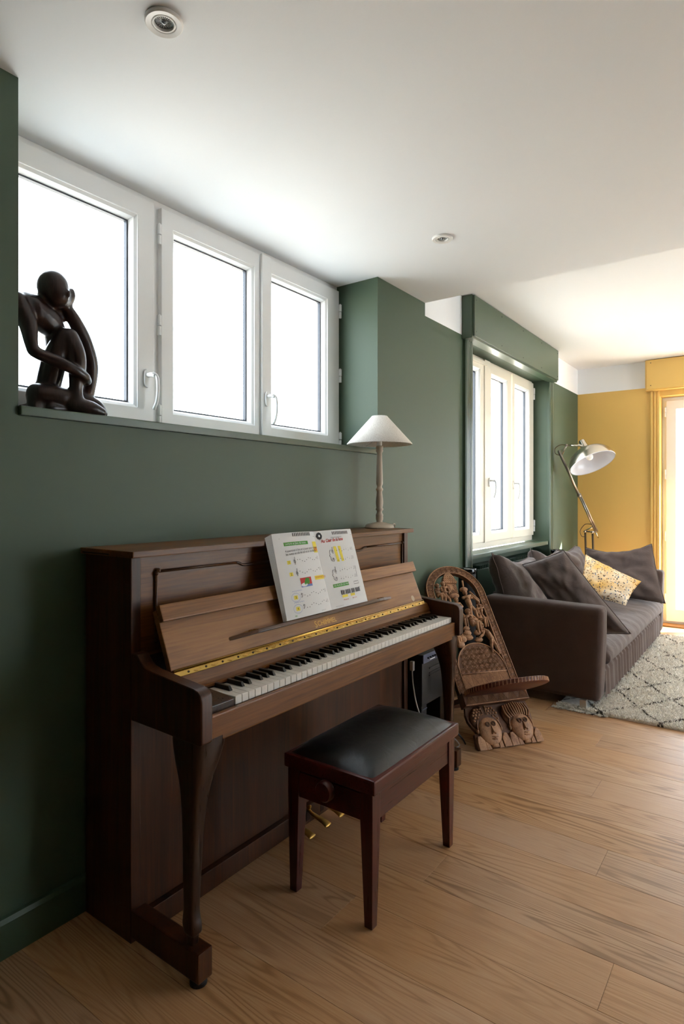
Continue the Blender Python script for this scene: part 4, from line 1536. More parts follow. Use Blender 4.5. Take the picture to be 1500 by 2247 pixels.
person(-0.070, 0.914, -0.008, 0.13, 0.004)
person(-0.022, 0.806, 0.0, 0.12, 0.006, True, face=-1)
mk('carved_pot', ell(pk(-0.024, 0.836, 0.004), (0.034, 0.016, 0.014), RL, 14, 8), 'carved', chair, True)
f4 = person(0.050, 0.846, 0.004, 0.15, 0.006, arm=((0.080, 0.83), (0.100, 0.80), (0.086, 0.815), (0.112, 0.785)))
mk('carved_bundle', ell(pk(0.052, 0.874, 0.004), (0.026, 0.015, 0.015), RL, 14, 8), 'carved', chair, True)
mk('carved_pestle', tube([pk(0.068, 0.935, -.002), pk(0.056, 0.885, 0.0)], 0.0058, 8), 'carved', chair, True)
mk('carved_pole', tube([pk(0.085, 0.86, 0.004), pk(0.128, 0.80, 0.004)], 0.005, 8), 'carved', chair, True)
person(0.093, 0.738, 0.002, 0.12, 0.0, True, face=1)
person(0.118, 0.790, 0.004, 0.10, -0.004, True, face=-1, hr=0.011)
person(0.024, 0.729, 0.006, 0.15, 0.008, True, arm=((-0.010, 0.69), (0.012, 0.70), (0.062, 0.675), (0.022, 0.68)), face=1, hr=0.015)
person(-0.030, 0.755, 0.0, 0.13, 0.0, True, face=1)
person(-0.075, 0.735, 0.0, 0.14, 0.0, False)
person(-0.112, 0.775, 0.0, 0.13, 0.0, False)
person(-0.110, 0.645, 0.0, 0.13, 0.0, True, face=1)
f7 = figure({'c': (0.100, 0.600, 0.004), 'p': (0.118, 0.565, 0.0), 'k1': (0.098, 0.530, 0.010), 'f1': (0.093, 0.492, 0.0), 'k2': (0.126, 0.525, 0.004), 'f2': (0.133, 0.478, 0.0), 's': (0.086, 0.616, 0.006), 'e': (0.064, 0.585, 0.012), 'h': (0.036, 0.570, 0.014)},
            [('s', 'c', .011, .018), ('c', 'p', .018, .015), ('p', 'k1', .011, .009), ('k1', 'f1', .009, .006), ('p', 'k2', .011, .009), ('k2', 'f2', .009, .006), ('s', 'e', .008, .007), ('e', 'h', .007, .006)],
            [(0.078, 0.640, 0.008, 0.0135, 0.0155)])
for (s_, t_, a, b) in ((-0.018, 0.632, .022, .010), (-0.020, 0.606, .024, .015), (-0.024, 0.578, .030, .012), (0.043, 0.604, .024, .016), (0.034, 0.562, .026, .012), (-0.060, 0.575, .024, .02), (-0.085, 0.545, .026, .02), (0.075, 0.66, .02, .008)):
    p_ = mk('carved_pot', ell(pk(s_, t_, 0.002), (a, b, 0.014), RL, 14, 8), 'carved', chair, True)
    mk('pot_rim', tube([pk(s_ + a * .7 * cos(q), t_ + b * .7 + b * .25 * sin(q), 0.010) for q in [2 * pi * k / 14 for k in range(15)]], 0.0022, 5), 'carved', p_, True)
for q in range(9):
    ptube(chair, 'carved_reed', [(0.060 + 0.001 * q, 0.700 - q * 0.008, -0.004), (0.082, 0.698 - q * 0.008, -0.004)], 0.003, 'carved', 6)
# seat plank passing through the slot, its tail down to the floor behind
GA = radians(27)
GG = Vector((0, -cos(GA), sin(GA)))
GNm = Vector((0, sin(GA), cos(GA)))
c0 = pk(0, 0.288) + GG * 0.150
sv = []
NS = 40
for dd, k_ in ((-0.026, 0.97), (-0.022, 1.0), (-0.004, 1.0), (0.0, 0.98)):
    sv.append([c0 + Vector((0.212 * k_ * cos(2 * pi * k / NS), 0, 0)) + GG * (0.190 * k_ * sin(2 * pi * k / NS)) + GNm * dd for k in range(NS)])
vs = [p_ for r_ in sv for p_ in r_]
fs = [tuple(range(NS))[::-1], tuple(3 * NS + k for k in range(NS))]
for r_ in range(3):
    for k in range(NS):
        q = (k + 1) % NS
        fs.append((r_ * NS + k, r_ * NS + q, (r_ + 1) * NS + q, (r_ + 1) * NS + k))
seat = mk('seat', bm_of((vs, fs)), 'carved_seat', chair, True, angle=40)
for k in range(72):
    a = 2 * pi * (k + .5) / 72
    e_ = c0 + Vector((0.2125 * cos(a), 0, 0)) + GG * (0.1905 * sin(a)) + GNm * -0.003
    a3 = a + 0.02
    e2 = c0 + Vector((0.2125 * cos(a3), 0, 0)) + GG * (0.1905 * sin(a3)) + GNm * -0.023
    mk('edge_notch', tube([e_, e2], 0.0022, 4), 'carved', seat)
s_end = 0.47
tl = [(-0.07, -0.02), (0.07, -0.02), (0.07, s_end), (-0.07, s_end)]
b0 = pk(0, 0.288)


def tailf(a, b, d):
    p_ = b0 + Vector((a, 0, 0)) - GG * b + GNm * d
    if p_.z < 0.001:
        p_ = p_ + GG * ((0.001 - p_.z) / GG.z)
    return p_


mk('seat_tail', bm_of(prism(tl, tailf, -0.026, 0.0)), 'carved_seat', chair)

# ================================================================== AMPLIFIER AND CABLES BESIDE THE PIANO
M['amp_black'] = plain('blue_black_vinyl', '#0b0e12', 0.45, bump=0.2, bscale=220)
M['amp_panel'] = plain('slate_control_panel', '#4a5066', 0.4)
M['white_cable'] = plain('white_plastic_cable', '#b9b2aa', 0.5)
amp = thing('amplifier', 'black keyboard amplifier with a control panel beside the piano', 'amplifier', (0.17, 2.67, 0.0))
ab = mk('cabinet', box((0.035, 2.530, 0.225), (0.298, 2.80, 0.472), 0.008), 'amp_black', amp)
mk('stand', box((0.055, 2.548, 0.0), (0.285, 2.60, 0.2245), 0.004), 'amp_black', amp)
mk('stand', box((0.055, 2.745, 0.0), (0.285, 2.797, 0.2245), 0.004), 'amp_black', amp)
cpn = mk('control_panel', box((0.2985, 2.533, 0.430), (0.304, 2.797, 0.471), 0.002), 'amp_panel', amp)
for k in range(9):
    yy = 2.575 + k * 0.024
    for z_ in ((0.459, 0.445) if k in (4, 5, 6, 7) else (0.451,)):
        mk('knob', tube([(0.3045, yy, z_), (0.312, yy, z_)], 0.0042 if k != 8 else 0.009, 10), 'pvc' if k in (4, 5, 6, 7) else 'black', cpn)
mk('panel_print', box((0.3042, 2.60, 0.437), (0.3046, 2.65, 0.441), 0), 'pvc', cpn)
for z_ in (0.395, 0.372, 0.36):
    mk('grille_rib', box((0.2985, 2.60, z_ - .003), (0.3025, 2.78, z_ + .003), 0.001), 'amp_black', ab)
mk('edge_highlight', box((0.2855, 2.55, 0.200), (0.2885, 2.599, 0.204), 0), 'amp_panel', amp)  # pale strip standing in for the highlight along the stand's top edge
cab = thing('white_cable', 'white cable with plug hanging beside the black amplifier', 'cable', (0.29, 2.535, 0.0))
mk('plug', box((0.243, 2.5065, 0.395), (0.262, 2.524, 0.44), 0.004), 'white_cable', cab)
mk('wire', tube(spline([(0.252, 2.515, 0.398), (0.256, 2.517, 0.33), (0.275, 2.516, 0.24), (0.310, 2.524, 0.14), (0.33, 2.535, 0.05), (0.345, 2.56, 0.006), (0.35, 2.70, 0.004), (0.30, 2.84, 0.004), (0.15, 2.86, 0.004)], 6), 0.0035, 8), 'white_cable', cab, True)
tag(mk('loose_cable', tube(spline([(0.30, 2.62, 0.03), (0.33, 2.66, 0.05), (0.37, 2.70, 0.045), (0.40, 2.72, 0.012), (0.40, 2.69, 0.005), (0.36, 2.63, 0.005)], 8), 0.0035, 8), 'white_cable', None, True),
    'looped grey cable on the floor by the amplifier', 'cable')
tag(mk('black_cable', tube(spline([(0.31, 2.61, 0.09), (0.33, 2.64, 0.11), (0.37, 2.69, 0.10), (0.41, 2.73, 0.04), (0.42, 2.75, 0.006)], 8), 0.004, 8), 'black', None, True),
    'black cable arching from the amplifier to the floor', 'cable')

# ================================================================== RADIATOR UNDER THE SECOND WINDOW
M['rad'] = plain('dark_green_radiator_paint', '#1f3a2e', 0.35)
rad = thing('radiator', 'dark green finned radiator under the far window behind the sofa', 'radiator', (-0.06, 4.6, 0.0))
mk('body', box((-0.098, 3.92, 0.14), (-0.022, 5.30, 0.722), 0.006), 'rad', rad)
fin = shared('fin', box((-0.047, -0.006, 0.0), (0.047, 0.006, 0.026), 0.003, 1), 'rad')
for k in range(44):
    inst('fin', fin, rad, (-0.06, 3.955 + k * 0.0305, 0.7225))
for y_ in (4.0, 5.2):
    mk('foot', box((-0.08, y_ - .02, 0.0), (-0.04, y_ + .02, 0.1395), 0.003), 'rad', rad)

# ================================================================== TOWER SPEAKERS
M['speaker_cloth'] = plain('black_speaker_cloth', '#1b1a1c', 0.8, bump=0.4, bscale=500)
M['gloss_black'] = plain('gloss_black_plastic', '#0d0d10', 0.12)
for (x_, y_, top), lab in (((0.112, 3.455, 0.785), 'black cylindrical tower speaker beside the near end of the sofa'), ((0.094, 5.40, 0.765), 'black cylindrical tower speaker behind the far end of the sofa')):
    sp = thing('tower_speaker', lab, 'speaker', (x_, y_, 0), group='slim tower speakers')
    mk('foot_disc', lathe([(0, 0.0), (0.0575, 0.0), (0.0575, 0.008), (0.056, 0.014), (0, 0.014)], (x_, y_, 0.0005), 32), 'gloss_black', sp, True, angle=40)
    mk('body', lathe([(0, 0.0145), (0.050, 0.0145), (0.053, 0.03), (0.053, top - 0.03), (0, top - 0.03)], (x_, y_, 0), 36), 'speaker_cloth', sp, True, angle=40)
    cpz = mk('top_cap', lathe([(0, top - .0295), (0.054, top - 0.0295), (0.0565, top - 0.024), (0.0565, top - 0.006), (0.055, top - .001), (0.052, top), (0.050, top - 0.002), (0.02, top - .004), (0, top - .004)], (x_, y_, 0), 36), 'gloss_black', sp, True, angle=50)
    mk('control_disc', lathe([(0, top - .0035), (0.02, top - .0035), (0.019, top - .002), (0, top - .002)], (x_, y_, 0), 20), 'steel', cpz)

# ================================================================== SOFA
M['taupe'] = fabric('taupe_brown_cotton', '#422f27', '#4e3a31', 900, 0.9, 0.25, 7, 0.15)
M['taupe_c'] = fabric('taupe_cushion_cotton', '#4d3f3a', '#5b4c46', 900, 0.9, 0.35, 11, 0.15)
M['foot_metal'] = plain('satin_metal_foot', '#c9c6c0', 0.35, 0.7)
sofa = thing('sofa', 'taupe brown fabric two-seater sofa under the far window', 'sofa', (0.5, 4.76, 0))


def soft_box(lo, hi, r=0.03, sub=1, wob=0.004, sc=5):
    bm = box(lo, hi, r, 4)
    for v in bm.verts:
        pass
    bmesh.ops.subdivide_edges(bm, edges=[e for e in bm.edges if e.calc_length() > 0.12], cuts=6, use_grid_fill=True)
    for v in bm.verts:
        q = v.co * sc
        v.co += Vector((noise.noise(q), noise.noise(q + Vector((7, 3, 1))), noise.noise(q + Vector((1, 9, 4))))) * wob
    bmesh.ops.triangulate(bm, faces=[f for f in bm.faces if len(f.verts) > 4])
    return bm


def arm_mesh(y0, y1):
    bm = soft_box((0.156, y0, 0.055), (0.862, y1, 0.606), 0.05, 1, 0.003)
    for v in bm.verts:        # the front leans out a little towards the top
        k = (v.co.z - 0.055) / 0.55
        if v.co.x > 0.6:
            v.co.x += 0.018 * k - 0.012
        v.co.z -= 0.012 * max(0, (v.co.x - 0.2) / 0.66) * k
    return bm


for y0, y1 in ((3.602, 3.745), (5.775, 5.918)):
    a_ = mk('arm', arm_mesh(y0, y1), 'taupe', sofa, True, angle=60)
mk('back', soft_box((0.156, 3.746, 0.06), (0.275, 5.774, 0.61), 0.026), 'taupe', sofa, True, angle=60)
mk('seat_frame', box((0.229, 3.747, 0.07), (0.835, 5.773, 0.235), 0.01), 'taupe', sofa)
# seat cushion
bm = bmesh.new()
NY, NP = 70, 22
prof = [(0.232, 0.240), (0.232, 0.345), (0.40, 0.362), (0.62, 0.366), (0.76, 0.358), (0.83, 0.340), (0.868, 0.305), (0.874, 0.270), (0.862, 0.246), (0.83, 0.238)]
prof = spline(prof, 3)
vs, fs = [], []
for j in range(NY + 1):
    y_ = 3.750 + (5.771 - 3.750) * j / NY
    ef = min(1.0, min(j, NY - j) / 3.0)
    for (x_, z_) in prof:
        wv = 0.005 * sin(y_ * 46 + 6 * noise.noise(Vector((x_ * 3, y_ * 2, 0)))) * max(0, (x_ - 0.55) / 0.32) * (0.4 + 0.6 * noise.noise(Vector((y_ * 1.7, 2, 0))))
        nz = 0.006 * noise.noise(Vector((x_ * 6, y_ * 5, 3)))
        cy = 0.278 + (z_ - 0.278) * (0.80 + 0.20 * ef)
        vs.append(Vector((x_ + wv * .6, y_, cy + wv + nz)))
n_ = len(prof)
for j in range(NY):
    for k in range(n_ - 1):
        fs.append((j * n_ + k, j * n_ + k + 1, (j + 1) * n_ + k + 1, (j + 1) * n_ + k))
fs += [tuple(range(n_)), tuple(NY * n_ + k for k in range(n_))]
mk('seat_cushion', bm_of((vs, fs)), 'taupe_c', sofa, True)
# gathered skirt
vs, fs = [], []
NY = 240
zs = [0.052, 0.10, 0.15, 0.20, 0.236]
for j in range(NY + 1):
    y_ = 3.748 + (5.772 - 3.748) * j / NY
    ph = 70 * y_ + 5 * noise.noise(Vector((y_ * 3, 0, 0)))
    for i, z_ in enumerate(zs):
        amp_ = 0.006 * (0.5 + 0.8 * abs(noise.noise(Vector((y_ * 4, 5, 0)))))
        vs.append(Vector((0.846 + amp_ * sin(ph + 0.25 * i) - 0.02 * (i == 4) + 0.004 * (4 - i) / 4, y_, z_)))
n_ = len(zs)
for j in range(NY):
    for k in range(n_ - 1):
        fs.append((j * n_ + k, (j + 1) * n_ + k, (j + 1) * n_ + k + 1, j * n_ + k + 1))
mk('skirt', bm_of((vs, fs)), 'taupe', sofa, True)
for x_, y_ in ((0.762, 3.604), (0.20, 3.615), (0.80, 5.875), (0.20, 5.875)):
    mk('leg', box((x_ - .018, y_ - .014, 0.0105 if x_ > 0.6 else 0.0005), (x_ + .018, y_ + .024, 0.062), 0.002), 'foot_metal', sofa)

# cushions


def pillow(name, c4, T, mat, label, seed=0, wr=0.006, pinch=0.10, group='sofa cushions', sag=0.0, piping=True, pw=0.5):
    p00, p10, p11, p01 = [Vector(c) for c in c4]
    ctr = (p00 + p10 + p11 + p01) / 4
    nrm = ((p10 - p00).cross(p01 - p00)).normalized()
    n = 30
    vs, fs = [], []
    sd = Vector((seed * 3.1, seed * 1.7, seed * 5.3))

    def P_(a, b):
        a2 = a * (1 - pinch * (1 - b * b) * abs(a) ** 3)
        b2 = b * (1 - pinch * (1 - a * a) * abs(b) ** 3)
        u, v = (a2 + 1) / 2, (b2 + 1) / 2
        return p00 * (1 - u) * (1 - v) + p10 * u * (1 - v) + p11 * u * v + p01 * (1 - u) * v
    for sgn in (1, -1):
        for j in range(n + 1):
            for i in range(n + 1):
                a, b = -1 + 2 * i / n, -1 + 2 * j / n
                h = max(0.0, (1 - a * a) * (1 - b * b)) ** pw
                rad_ = sqrt(a * a + b * b)
                fold = sin(9 * atan2(b, a) + 4 * noise.noise(Vector((a, b, seed)))) * wr * 0.8 * rad_ * h
                w_ = wr * 2.2 * noise.noise(Vector((a * 2.2, b * 2.2, sgn)) + sd) * min(1, h * 2)
                dz = Vector((0, 0, -sag * (1 - a * a) * max(0, b)))
                edge = wr * 1.2 * noise.noise(Vector((a * 4, b * 4, 9)) + sd)
                vs.append(P_(a, b) + nrm * (sgn * (T / 2 * h) + w_ + fold + edge) + dz)
    m = n + 1
    for s_ in range(2):
        o_ = s_ * m * m
        for j in range(n):
            for i in range(n):
                q = o_ + j * m + i
                fs.append((q, q + 1, q + 1 + m, q + m) if s_ == 0 else (q, q + m, q + 1 + m, q + 1))
    bm = bmesh.new()
    ap(bm, (vs, fs))
    bmesh.ops.remove_doubles(bm, verts=bm.verts[:], dist=0.0006)
    bmesh.ops.recalc_face_normals(bm, faces=bm.faces[:])
    lo = min((p.z for p in (p00, p10, p11, p01)))
    root = thing(name, label, 'cushion', (ctr.x, ctr.y, lo), group=group)
    mk('cover', bm, mat, root, True)
    if piping:
        ed = [(-1 + 2 * k / n, -1) for k in range(n)] + [(1, -1 + 2 * k / n) for k in range(n)] + [(1 - 2 * k / n, 1) for k in range(n)] + [(-1, 1 - 2 * k / n) for k in range(n + 1)]
        pts = []
        for a, b in ed:
            dz = Vector((0, 0, -sag * (1 - a * a) * max(0, b)))
            pts.append(P_(a, b) + nrm * (wr * 1.2 * noise.noise(Vector((a * 4, b * 4, 9)) + sd)) + dz)
        mk('seam', tube(pts, 0.0035, 6), mat, root, True)
    return root


pillow('sofa_cushion', [(0.31, 3.70, 0.40), (0.31, 4.30, 0.40), (0.215, 4.30, 0.80), (0.175, 3.70, 0.865)], 0.21, 'taupe_c', 'taupe back cushion at the near end of the sofa, under the window', 1, 0.008, 0.03, sag=0.05, pw=0.28)
pillow('sofa_cushion', [(0.33, 4.34, 0.40), (0.33, 4.96, 0.40), (0.22, 4.95, 0.80), (0.20, 4.36, 0.85)], 0.20, 'taupe_c', 'taupe back cushion in the middle of the sofa back', 2, 0.008, 0.04, sag=0.05, pw=0.3)
pillow('sofa_cushion', [(0.33, 4.99, 0.40), (0.33, 5.47, 0.40), (0.215, 5.52, 0.80), (0.215, 5.0, 0.80)], 0.20, 'taupe_c', 'taupe back cushion at the far end, behind the flowered cushion', 3, 0.008, 0.04, sag=0.03, pw=0.3)
pillow('sofa_cushion', [(0.66, 3.815, 0.375), (0.972, 3.83, 0.425), (0.556, 3.94, 0.885), (0.33, 3.83, 0.79)], 0.19, 'taupe_c', 'large dark brown cushion leaning over the near sofa arm', 4, 0.010, 0.03, sag=0.0, pw=0.31)
pillow('sofa_cushion', [(0.37, 5.53, 0.385), (0.935, 5.44, 0.37), (0.80, 5.67, 0.83), (0.255, 5.69, 0.775)], 0.17, 'taupe_c', 'grey taupe cushion propped against the far sofa arm', 5, 0.014, 0.04, sag=0.05, pw=0.34)
t = NT('flowered_cotton_print')
c_ = t.coord()
vo = t.n('ShaderNodeTexVoronoi')
vo.inputs['Scale'].default_value = 62
t.l(c_, vo.inputs['Vector'])
dotm = t.math('LESS_THAN', vo.outputs['Distance'], 0.34)
sep = t.n('ShaderNodeSeparateColor')
t.l(vo.outputs['Color'], sep.inputs[0])
dc = t.ramp(sep.outputs[0], [(0.0, '#3a3c48'), (0.3, '#7e8494'), (0.5, '#c88a34'), (0.75, '#4c4438'), (1.0, '#a7692a')])
base_ = t.ramp(t.noise(c_, 5, 2), [(0.38, '#e6b566'), (0.62, '#ecd9bd')])
t.set(Base_Color=t.mix(dotm, base_, dc), Roughness=0.85)
t.bump(t.noise(c_, 14, 3), 0.3, 0.02)
M['floral'] = t.m
pillow('flowered_cushion', [(0.405, 4.87, 0.475), (0.745, 4.87, 0.418), (0.826, 5.01, 0.585), (0.402, 5.12, 0.757)], 0.11, 'floral', 'small yellow flowered cushion on the sofa', 6, 0.006, 0.06, group=None, pw=0.45)

# ================================================================== RUG
t = NT('cream_shag_with_dark_diamonds')
tc = t.n('ShaderNodeTexCoord')
sx = t.n('ShaderNodeSeparateXYZ')
nz = t.n('ShaderNodeTexNoise')
nz.inputs['Scale'].default_value = 7
t.l(tc.outputs['Object'], nz.inputs['Vector'])
wob = t.n('ShaderNodeVectorMath', operation='MULTIPLY_ADD')
t.l(nz.outputs['Color'], wob.inputs[0])
wob.inputs[1].default_value = (0.05, 0.05, 0)
t.l(tc.outputs['Object'], wob.inputs[2])
t.l(wob.outputs[0], sx.inputs[0])
u_ = t.math('MULTIPLY', sx.outputs[0], 1 / 0.30)
v_ = t.math('MULTIPLY', sx.outputs[1], 1 / 0.46)


def tri(e):
    return t.math('ABSOLUTE', t.math('SUBTRACT', t.math('FRACT', e), 0.5))


l1 = t.math('LESS_THAN', tri(t.math('ADD', u_, v_)), 0.026)
l2 = t.math('LESS_THAN', tri(t.math('SUBTRACT', u_, v_)), 0.026)
ln_ = t.math('MAXIMUM', l1, l2)
brk = t.math('GREATER_THAN', t.noise(tc.outputs['Object'], 38, 2), 0.47)
nn = t.noise(tc.outputs['Object'], 60, 2)
t.set(Base_Color=t.mix(t.math('MULTIPLY', ln_, brk), t.ramp(nn, [(0.3, '#d6cfc3'), (0.7, '#f3eee5')]), '#4a4238'), Roughness=1.0, Sheen_Weight=0.2)
M['rug'] = t.m
RX0, RX1, RY0, RY1 = 0.62, 2.35, 3.575, 5.95
rug = thing('rug', 'cream shaggy rug with a dark diamond pattern in front of the sofa', 'rug', (1.48, 4.76, 0.0))
mk('backing', box((RX0, RY0, 0.0008), (RX1, RY1, 0.010), 0.002), 'rug', rug)
rnd = random.Random(3)
vs, fs = [], []
NT_ = 95000
for k in range(NT_):
    # denser near the viewer
    y_ = RY0 + (RY1 - RY0) * rnd.random() ** 1.25
    x_ = RX0 + (RX1 - RX0) * rnd.random()
    if x_ < 0.84 and 3.62 < y_ < 5.9 and x_ < 0.80:
        continue
    a = rnd.random() * 2 * pi
    h = 0.006 + 0.008 * rnd.random()
    w_ = 0.0022 + 0.0014 * rnd.random()
    dx, dy = cos(a), sin(a)
    lx, ly = rnd.uniform(-.012, .012), rnd.uniform(-.012, .012)
    x1 = min(max(x_ + lx, RX0 - .006), RX1 + .006)
    i0 = len(vs)
    vs += [(x_ - dx * w_, y_ - dy * w_, 0.0095), (x_ + dx * w_, y_ + dy * w_, 0.0095), (x1 + dx * w_ * .6, y_ + ly + dy * w_ * .6, 0.010 + h), (x1 - dx * w_ * .6, y_ + ly - dy * w_ * .6, 0.010 + h)]
    fs.append((i0, i0 + 1, i0 + 2, i0 + 3))
o = mk('pile', (vs, fs), 'rug', rug)
o['kind'] = 'stuff'
vs, fs = [], []
for k in range(500):
    x_ = RX0 + 0.30 * rnd.random() - 0.02
    i0 = len(vs)
    L_ = 0.012 + 0.03 * rnd.random()
    e_ = rnd.uniform(-.012, .012)
    vs += [(x_ - .0014, RY0 + .003, 0.006), (x_ + .0014, RY0 + .003, 0.006), (x_ + e_ + .001, RY0 - L_, 0.003 + 0.008 * rnd.random()), (x_ + e_ - .001, RY0 - L_, 0.003)]
    fs.append((i0, i0 + 1, i0 + 2, i0 + 3))
o = mk('fringe', (vs, fs), 'rug', rug)
o['kind'] = 'stuff'

# ================================================================== FLOOR LAMP
M['alu'] = plain('brushed_aluminium', '#cfc9be', 0.22, 1.0, bump=0.03, bscale=300)
M['shade_in'] = plain('white_enamel_inside', '#dcdbe0', 0.2)
M['tube_grey'] = plain('grey_steel_tube', '#9a948c', 0.3, 0.9)
M['post'] = plain('dark_bronze_tube', '#6d5f50', 0.35, 0.8)
fl_ = thing('floor_lamp', 'large silver angle-arm floor lamp with dome shade behind the sofa', 'floor lamp', (0.20, 6.15, 0))
mk('base', lathe([(0, 0), (0.15, 0.0), (0.152, 0.006), (0.148, 0.016), (0.03, 0.022), (0, 0.022)], (0.20, 6.17, 0.0005), 40), 'alu', fl_, True, angle=40)
pA0, pA1 = Vector((0.165, 6.15, 0.022)), Vector((0.142, 6.15, 0.894))
pB0, pB1 = Vector((0.235, 6.15, 0.022)), Vector((0.210, 6.15, 0.890))
mk('post', rod(pA0, pA1, 0.010), 'post', fl_, True)
mk('post', rod(pB0, pB1, 0.010), 'post', fl_, True)
Alo, Ahi = Vector((0.262, 6.15, 0.836)), Vector((0.048, 5.60, 1.652))
ad = (Ahi - Alo).normalized()
sdv = ad.cross(Vector((0.93, 0.36, 0))).normalized()
AL = (Ahi - Alo).length
jl = Alo + ad * 0.075
for e_ in (-0.010, 0.010):
    mk('arm_tube', rod(jl + sdv * e_ * 0, Alo + ad * (AL * 0.52), 0.0085) if e_ < 0 else rod(jl + Vector((0.016, 0.006, 0.004)), Alo + ad * (AL * 0.52) + Vector((0.012, .004, .003)), 0.0085), 'tube_grey', fl_, True)
mk('arm_tube', rod(Alo + ad * (AL * 0.50), Ahi, 0.0125), 'tube_grey', fl_, True)
mk('arm_tail', rod(Alo, jl, 0.006), 'alu', fl_, True)
mk('arm_collar', rod(Alo + ad * (AL * 0.49), Alo + ad * (AL * 0.51), 0.017, 12), 'tube_grey', fl_, True)
mk('link', rod(pA1, pB1 + Vector((0.02, 0, 0)), 0.007), 'tube_grey', fl_, True)
mk('link', rod(pA1 + Vector((0, -.004, .004)), Alo + ad * 0.135, 0.007), 'alu', fl_, True)
mk('pivot', rod(pB1 + Vector((0.0, -.02, 0)), pB1 + Vector((0, .02, 0)), 0.013, 12), 'alu', fl_, True)
mk('pivot', rod(pA1 + Vector((0.0, -.02, 0)), pA1 + Vector((0, .02, 0)), 0.011, 12), 'alu', fl_, True)
E1 = Ahi + ad * -0.055
E2 = Vector((0.118, 5.60, 1.700))
E3 = Vector((0.250, 5.615, 1.690))
mk('head_bracket', rod(E1, E2, 0.007), 'alu', fl_, True)
mk('head_bracket', rod(E2, Vector((0.075, 5.60, 1.655)), 0.004), 'tube_grey', fl_, True)
mk('head_rod', rod(E2, E3, 0.0085), 'alu', fl_, True)
mk('pivot', rod(E2 + Vector((0, -.016, 0)), E2 + Vector((0, .016, 0)), 0.012, 12), 'tube_grey', fl_, True)
mk('power_cord', tube(spline([tuple(E2), (0.07, 5.58, 1.705), (0.02, 5.585, 1.675), (0.018, 5.60, 1.63), (0.05, 5.605, 1.612)], 6), 0.0035, 6), 'post', fl_, True)
mk('power_cord', tube(spline([tuple(Alo + ad * 0.16), (0.15, 6.12, 0.965), (0.10, 6.13, 0.90), (0.11, 6.15, 0.845), (0.145, 6.15, 0.845)], 6), 0.0035, 6), 'post', fl_, True)
FWD = Vector((-sin(TH), cos(TH), 0))
RGT = Vector((cos(TH), sin(TH), 0))
axu = (Vector((0, 0, 1)) * 0.91 - RGT * 0.235 + FWD * 0.47).normalized()
xr = axu.cross(Vector((0, 1, 0))).normalized()
yr = axu.cross(xr).normalized()
RS = Matrix((xr, yr, axu)).transposed()
SC_ = Vector((0.333, 5.63, 1.530))
dome = spline([(0.200, 0.0), (0.197, 0.03), (0.180, 0.075), (0.145, 0.115), (0.095, 0.140), (0.050, 0.151), (0.040, 0.160), (0.034, 0.185), (0.030, 0.215), (0.027, 0.243)], 4)
hd = mk('lamp_shade', lathe(dome + [(0.024, 0.2445), (0.0, 0.2445)], SC_, 56, RS, False), 'alu', fl_, True, angle=70)
mk('shade_lining', lathe([(0.1985, 0.0005), (0.195, 0.03), (0.1775, 0.075), (0.1425, 0.113), (0.093, 0.137), (0.03, 0.146), (0.0, 0.147)], SC_, 56, RS, False), 'shade_in', hd, True)
mk('shade_rim', lathe([(0.2005, -0.002), (0.2022, 0.001), (0.2005, 0.004), (0.197, 0.002), (0.197, -0.001)], SC_, 56, RS, False), 'shade_in', hd, True)
mk('bulb', ell(SC_ + axu * 0.070, 0.032, None, 18, 12), plain('white_glass_bulb', '#f4f4f2', 0.25), hd, True)
mk('bulb_holder', lathe([(0, 0.09), (0.018, 0.09), (0.02, 0.146), (0, 0.146)], SC_, 16, RS), 'shade_in', hd, True)
mk('head_joint', rod(SC_ + axu * 0.2 - RGT * 0.055, SC_ + axu * 0.2 - RGT * 0.025, 0.009), 'alu', hd, True)

# ================================================================== SEATED FIGURE SCULPTURE ON THE SILL
M['statue'] = wood('dark_polished_hardwood', '#1d1210', '#33211d', '#45302a', 2, 2.2, 0.32, ring=0.4, coat=0.2)


def blob(parts, name, mat, parent, vox=0.005, smooth=6):
    bm = bmesh.new()
    for p_ in parts:
        ap(bm, p_)
    bmesh.ops.recalc_face_normals(bm, faces=bm.faces[:])
    o_ = mk(name, bm, mat, parent, True)
    r_ = o_.modifiers.new('remesh', 'REMESH')
    r_.mode = 'VOXEL'
    r_.voxel_size = vox
    r_.use_smooth_shade = True
    s_ = o_.modifiers.new('smooth', 'SMOOTH')
    s_.factor = 0.5
    s_.iterations = smooth
    return o_


def limb(pts, rad):
    """tapering limb through (x, y, z) points"""
    k = spline([tuple(p) + (r,) for p, r in zip(pts, rad)], 6)
    out = [tube([q[:3] for q in k], [max(0.003, q[3]) for q in k], 12)]
    out += [ell(pts[0], rad[0], None, 10, 8), ell(pts[-1], rad[-1], None, 10, 8)]
    return out


RY_ = Matrix.Rotation(radians(10), 3, 'X')
parts = []
parts += [ell((-0.100, 0.949, 1.855), (0.045, 0.045, 0.050), None, 20, 14)]                              # skull
parts += [ell((-0.092, 0.956, 1.835), (0.040, 0.040, 0.045), RY_, 16, 12)]                               # face and jaw
parts += [ell((-0.052, 0.972, 1.832), (0.007, 0.006, 0.012), None, 8, 6)]                                 # nose
parts += limb([(-0.125, 0.918, 1.795), (-0.112, 0.940, 1.822)], [0.026, 0.028])                           # neck
parts += limb([(-0.115, 0.838, 1.782), (-0.122, 0.872, 1.786), (-0.128, 0.925, 1.782), (-0.132, 0.972, 1.770)], [0.034, 0.040, 0.040, 0.030])   # shoulders
parts += limb([(-0.120, 0.900, 1.776), (-0.125, 0.945, 1.752), (-0.130, 0.972, 1.722), (-0.150, 0.985, 1.66), (-0.150, 0.970, 1.60), (-0.145, 0.950, 1.545)], [0.044, 0.044, 0.034, 0.030, 0.030, 0.036])     # trunk
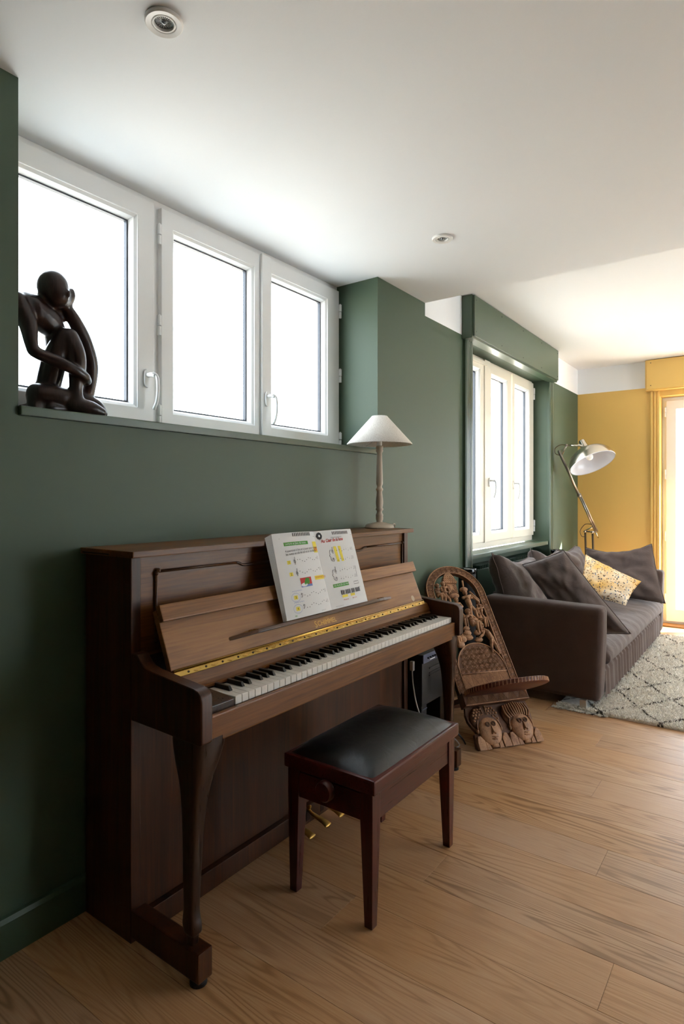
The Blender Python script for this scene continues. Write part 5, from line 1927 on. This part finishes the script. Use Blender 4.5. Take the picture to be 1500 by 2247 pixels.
parts += limb([(-0.105, 0.846, 1.786), (-0.085, 0.866, 1.725), (-0.070, 0.870, 1.660), (-0.064, 0.880, 1.640), (-0.048, 0.935, 1.622), (-0.040, 0.985, 1.603), (-0.046, 1.020, 1.588)],
              [0.030, 0.026, 0.018, 0.0175, 0.0185, 0.0165, 0.017])                                       # near arm
parts += limb([(-0.046, 1.020, 1.588), (-0.060, 1.036, 1.580), (-0.078, 1.036, 1.576)], [0.016, 0.013, 0.009])      # hand round the shin
parts += limb([(-0.150, 0.985, 1.772), (-0.172, 1.035, 1.700), (-0.165, 1.070, 1.610), (-0.140, 1.072, 1.548)], [0.022, 0.020, 0.018, 0.018])   # far upper arm
parts += limb([(-0.135, 1.082, 1.548), (-0.115, 1.082, 1.640), (-0.108, 1.054, 1.716), (-0.102, 1.020, 1.768), (-0.098, 0.988, 1.806)], [0.020, 0.0225, 0.0235, 0.021, 0.017])   # far forearm
parts += limb([(-0.096, 0.990, 1.812), (-0.086, 1.000, 1.838), (-0.086, 1.002, 1.858)], [0.015, 0.012, 0.007])      # hand against the head
parts += limb([(-0.130, 0.950, 1.560), (-0.105, 0.957, 1.640), (-0.085, 0.976, 1.706)], [0.036, 0.036, 0.030])      # raised thigh
parts += limb([(-0.078, 0.988, 1.708), (-0.066, 1.002, 1.660), (-0.062, 1.004, 1.610), (-0.062, 1.000, 1.550), (-0.060, 1.000, 1.510)], [0.029, 0.0285, 0.026, 0.020, 0.024])   # shin
parts += limb([(-0.060, 0.998, 1.502), (-0.048, 1.040, 1.496), (-0.040, 1.072, 1.487)], [0.026, 0.024, 0.016])      # foot
parts += limb([(-0.150, 0.935, 1.530), (-0.150, 0.990, 1.522), (-0.135, 1.055, 1.535), (-0.110, 1.098, 1.515), (-0.090, 1.106, 1.490)], [0.040, 0.034, 0.026, 0.022, 0.017])      # folded leg
parts += limb([(-0.115, 1.080, 1.490), (-0.085, 1.00, 1.488), (-0.075, 0.93, 1.488)], [0.016, 0.016, 0.015])
parts += limb([(-0.100, 0.910, 1.525), (-0.080, 0.965, 1.525), (-0.085, 1.000, 1.520)], [0.036, 0.030, 0.024])      # hip and near thigh
parts += limb([(-0.105, 0.903, 1.530), (-0.100, 0.900, 1.492)], [0.030, 0.026])
bmx = box((-0.175, 0.878, 1.4725), (-0.075, 1.010, 1.500), 0.008)
me_ = bpy.data.meshes.new('tmp')
bmx.to_mesh(me_)
bmx.free()
parts.append(([v.co.copy() for v in me_.vertices], [tuple(p.vertices) for p in me_.polygons]))
bpy.data.meshes.remove(me_)
st = blob(parts, 'seated_figure_sculpture', 'statue', None, 0.0045, 5)
tag(st, 'dark carved wooden sculpture of a seated thinking figure on the window sill', 'sculpture')
